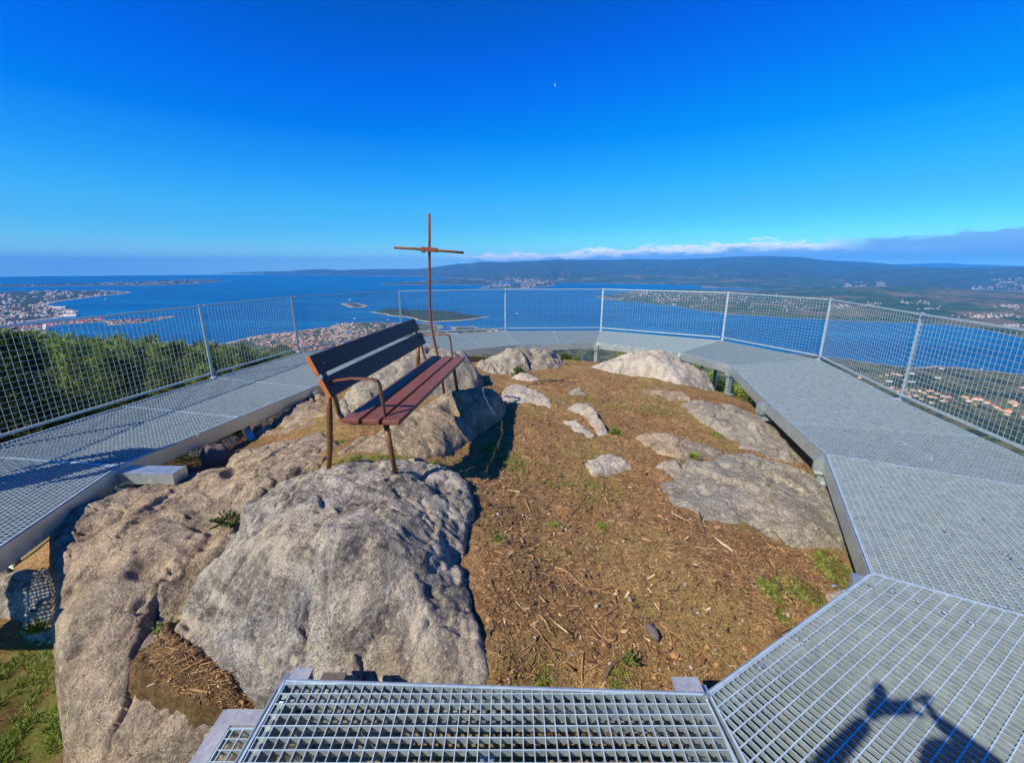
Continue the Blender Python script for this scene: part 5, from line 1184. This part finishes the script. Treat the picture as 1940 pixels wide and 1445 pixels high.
for i in range(K):
    b=4*i; Fs+=[(b,b+2,b+6,b+4),(b+1,b+5,b+7,b+3),(b,b+4,b+5,b+1),(b+2,b+3,b+7,b+6)]
mb.add(V,Fs); o=mb.build('moon',M['moon']); o.location=cpos; tag(o,'tiny pale crescent moon high in the blue sky','moon')
# ------------------------------------------------------------------ haze
HZ=bpy.data.materials.new('haze_air'); HZ.use_nodes=True; nt=HZ.node_tree; nt.nodes.clear()
pv=nt.nodes.new('ShaderNodeVolumePrincipled'); om=nt.nodes.new('ShaderNodeOutputMaterial'); nt.links.new(pv.outputs[0],om.inputs['Volume'])
pv.inputs['Color'].default_value=(.05,.385,1,1); pv.inputs['Density'].default_value=3.2e-5; pv.inputs['Anisotropy'].default_value=-.2
mb=MB(); mb.box((0,0,(760-560)/2),(79000,79000,1320)); o=mb.build('haze',HZ); tag(o,'thin blue haze over the water and the far hills','haze',kind='stuff')
o.visible_shadow=True
# ------------------------------------------------------------------ sun, sky, camera
EL,AZ=R(41),R(43)
sd_=Vector((-math.cos(AZ)*math.cos(EL),-math.sin(AZ)*math.cos(EL),math.sin(EL)))
L=bpy.data.lights.new('sun','SUN'); L.energy=5.; L.angle=R(.5); L.color=(1,.90,.74); lo=bpy.data.objects.new('sun',L); COL.objects.link(lo); lo.rotation_euler=sd_.to_track_quat('Z','Y').to_euler()
W=bpy.data.worlds.new('World'); S.world=W; W.use_nodes=True; g=G(W.node_tree); bg=g.n['Background']
sky=g.new('ShaderNodeTexSky'); sky.sky_type='NISHITA'; sky.sun_disc=False; sky.sun_elevation=EL; sky.sun_rotation=math.atan2(sd_.x,sd_.y); sky.altitude=500; sky.air_density=1.0; sky.dust_density=.25; sky.ozone_density=3.
tc=g.new('ShaderNodeTexCoord').outputs['Generated']; nm=g.new('ShaderNodeVectorMath',operation='NORMALIZE'); g.put(nm.inputs[0],tc)
sp=g.new('ShaderNodeSeparateXYZ'); g.put(sp.inputs[0],nm.outputs[0]); dx,dy,dz=sp.outputs
az=g.m('MULTIPLY',g.m('ARCTAN2',dx,dy),57.2958); el=g.m('MULTIPLY',g.m('ARCSINE',dz),57.2958)
cb=g.new('ShaderNodeCombineXYZ'); g.put(cb.inputs[0],g.m('MULTIPLY',az,.16)); g.put(cb.inputs[1],g.m('MULTIPLY',el,.55)); cv=cb.outputs[0]
n1=g.noise(cv,1.25,7,.58,.25); n2=g.noise(cv,3.6,6,.62,.2)
n4=g.noise(cv,9.,5,.6,.1)
cb2=g.new('ShaderNodeCombineXYZ'); g.put(cb2.inputs[0],g.m('MULTIPLY',az,.05)); g.put(cb2.inputs[1],g.m('MULTIPLY',el,.9)); n3=g.noise(cb2.outputs[0],2.2,5,.6,.6)
top=g.m('ADD',g.m('ADD',1.75,g.m('MULTIPLY',g.sstep(-8.,30.,az),1.15)),g.m('ADD',g.m('MULTIPLY',g.m('SUBTRACT',n1,.5),2.2),g.m('MULTIPLY',g.m('SUBTRACT',n2,.5),1.7)))
top=g.m('ADD',top,g.m('MULTIPLY',g.sstep(40.,52.,az),.8))
dcl=g.m('SUBTRACT',top,el)
cov=g.m('MULTIPLY',g.sstep(-.05,.40,dcl),g.sstep(-10.,-2.,az))
band=g.m('MULTIPLY',g.sstep(.0,.9,g.m('SUBTRACT',el,.35)),cov)
white=g.m('MULTIPLY',g.m('SUBTRACT',1,g.sstep(.45,1.35,dcl)),g.m('SUBTRACT',1,g.sstep(33.,40.,az)))
white=g.m('MULTIPLY',white,g.sstep(.20,.48,g.m('ADD',n2,g.m('MULTIPLY',g.m('SUBTRACT',n4,.5),.7))))
ccol=g.mix(white,(.17,.35,.70),(.90,.93,1.0))
ccol=g.mix(g.m('MULTIPLY',g.ramp(n3,(.5,0.),(.68,.6)),.6),ccol,(.32,.45,.78))
hs=g.new('ShaderNodeHueSaturation'); hs.inputs['Saturation'].default_value=1.55; hs.inputs['Hue'].default_value=.5; hs.inputs['Value'].default_value=1.; g.put(hs.inputs['Color'],sky.outputs[0])
SKYS=.12
scl=g.mix(1.,hs.outputs[0],(SKYS,SKYS,SKYS),'MULTIPLY')
cu=g.new('ShaderNodeRGBCurve'); g.put(cu.inputs['Color'],scl)
for ci,pts_ in enumerate(([(0,0),(.0059,.0035),(.030,.0095),(.158,.048),(.324,.085),(1,.35)],[(0,0),(.136,.080),(.173,.122),(.264,.235),(.443,.37),(.584,.43),(1,.75)],[(0,0),(.30,.33),(.39,.453),(.463,.62),(.62,.73),(1,.80)])):
    c_=cu.mapping.curves[ci]
    while len(c_.points)<len(pts_): c_.points.new(.5,.5)
    for p_,(a_,b_) in zip(c_.points,pts_): p_.location=(a_,b_); p_.handle_type='AUTO_CLAMPED'
cu.mapping.update()
glow=g.m('MULTIPLY',g.m('SUBTRACT',1,g.sstep(-.5,3.4,el)),.8)
fin=g.mix(g.m('MULTIPLY',band,.9),g.mix(glow,cu.outputs[0],(.37,.76,1.0)),ccol)
g.put(bg.inputs['Color'],fin); bg.inputs['Strength'].default_value=1.
cam=bpy.data.cameras.new('camera'); co_=bpy.data.objects.new('camera',cam); COL.objects.link(co_); co_.location=(0,0,0); co_.rotation_euler=(math.pi/2-TH,0,0)
cam.sensor_width=36; cam.lens=36*F/1940; cam.clip_start=.02; cam.clip_end=150000; S.camera=co_
S.view_settings.view_transform='Standard'; S.view_settings.look='None'; S.view_settings.exposure=.40; S.view_settings.gamma=1
C=S.cycles; C.use_denoising=True; C.denoising_prefilter='ACCURATE'; C.denoising_input_passes='RGB_ALBEDO_NORMAL'; C.denoiser='OPENIMAGEDENOISE'; C.max_bounces=6; C.diffuse_bounces=3; C.glossy_bounces=3; C.transmission_bounces=2; C.volume_bounces=0; C.sample_clamp_indirect=6; C.caustics_reflective=False; C.caustics_refractive=False
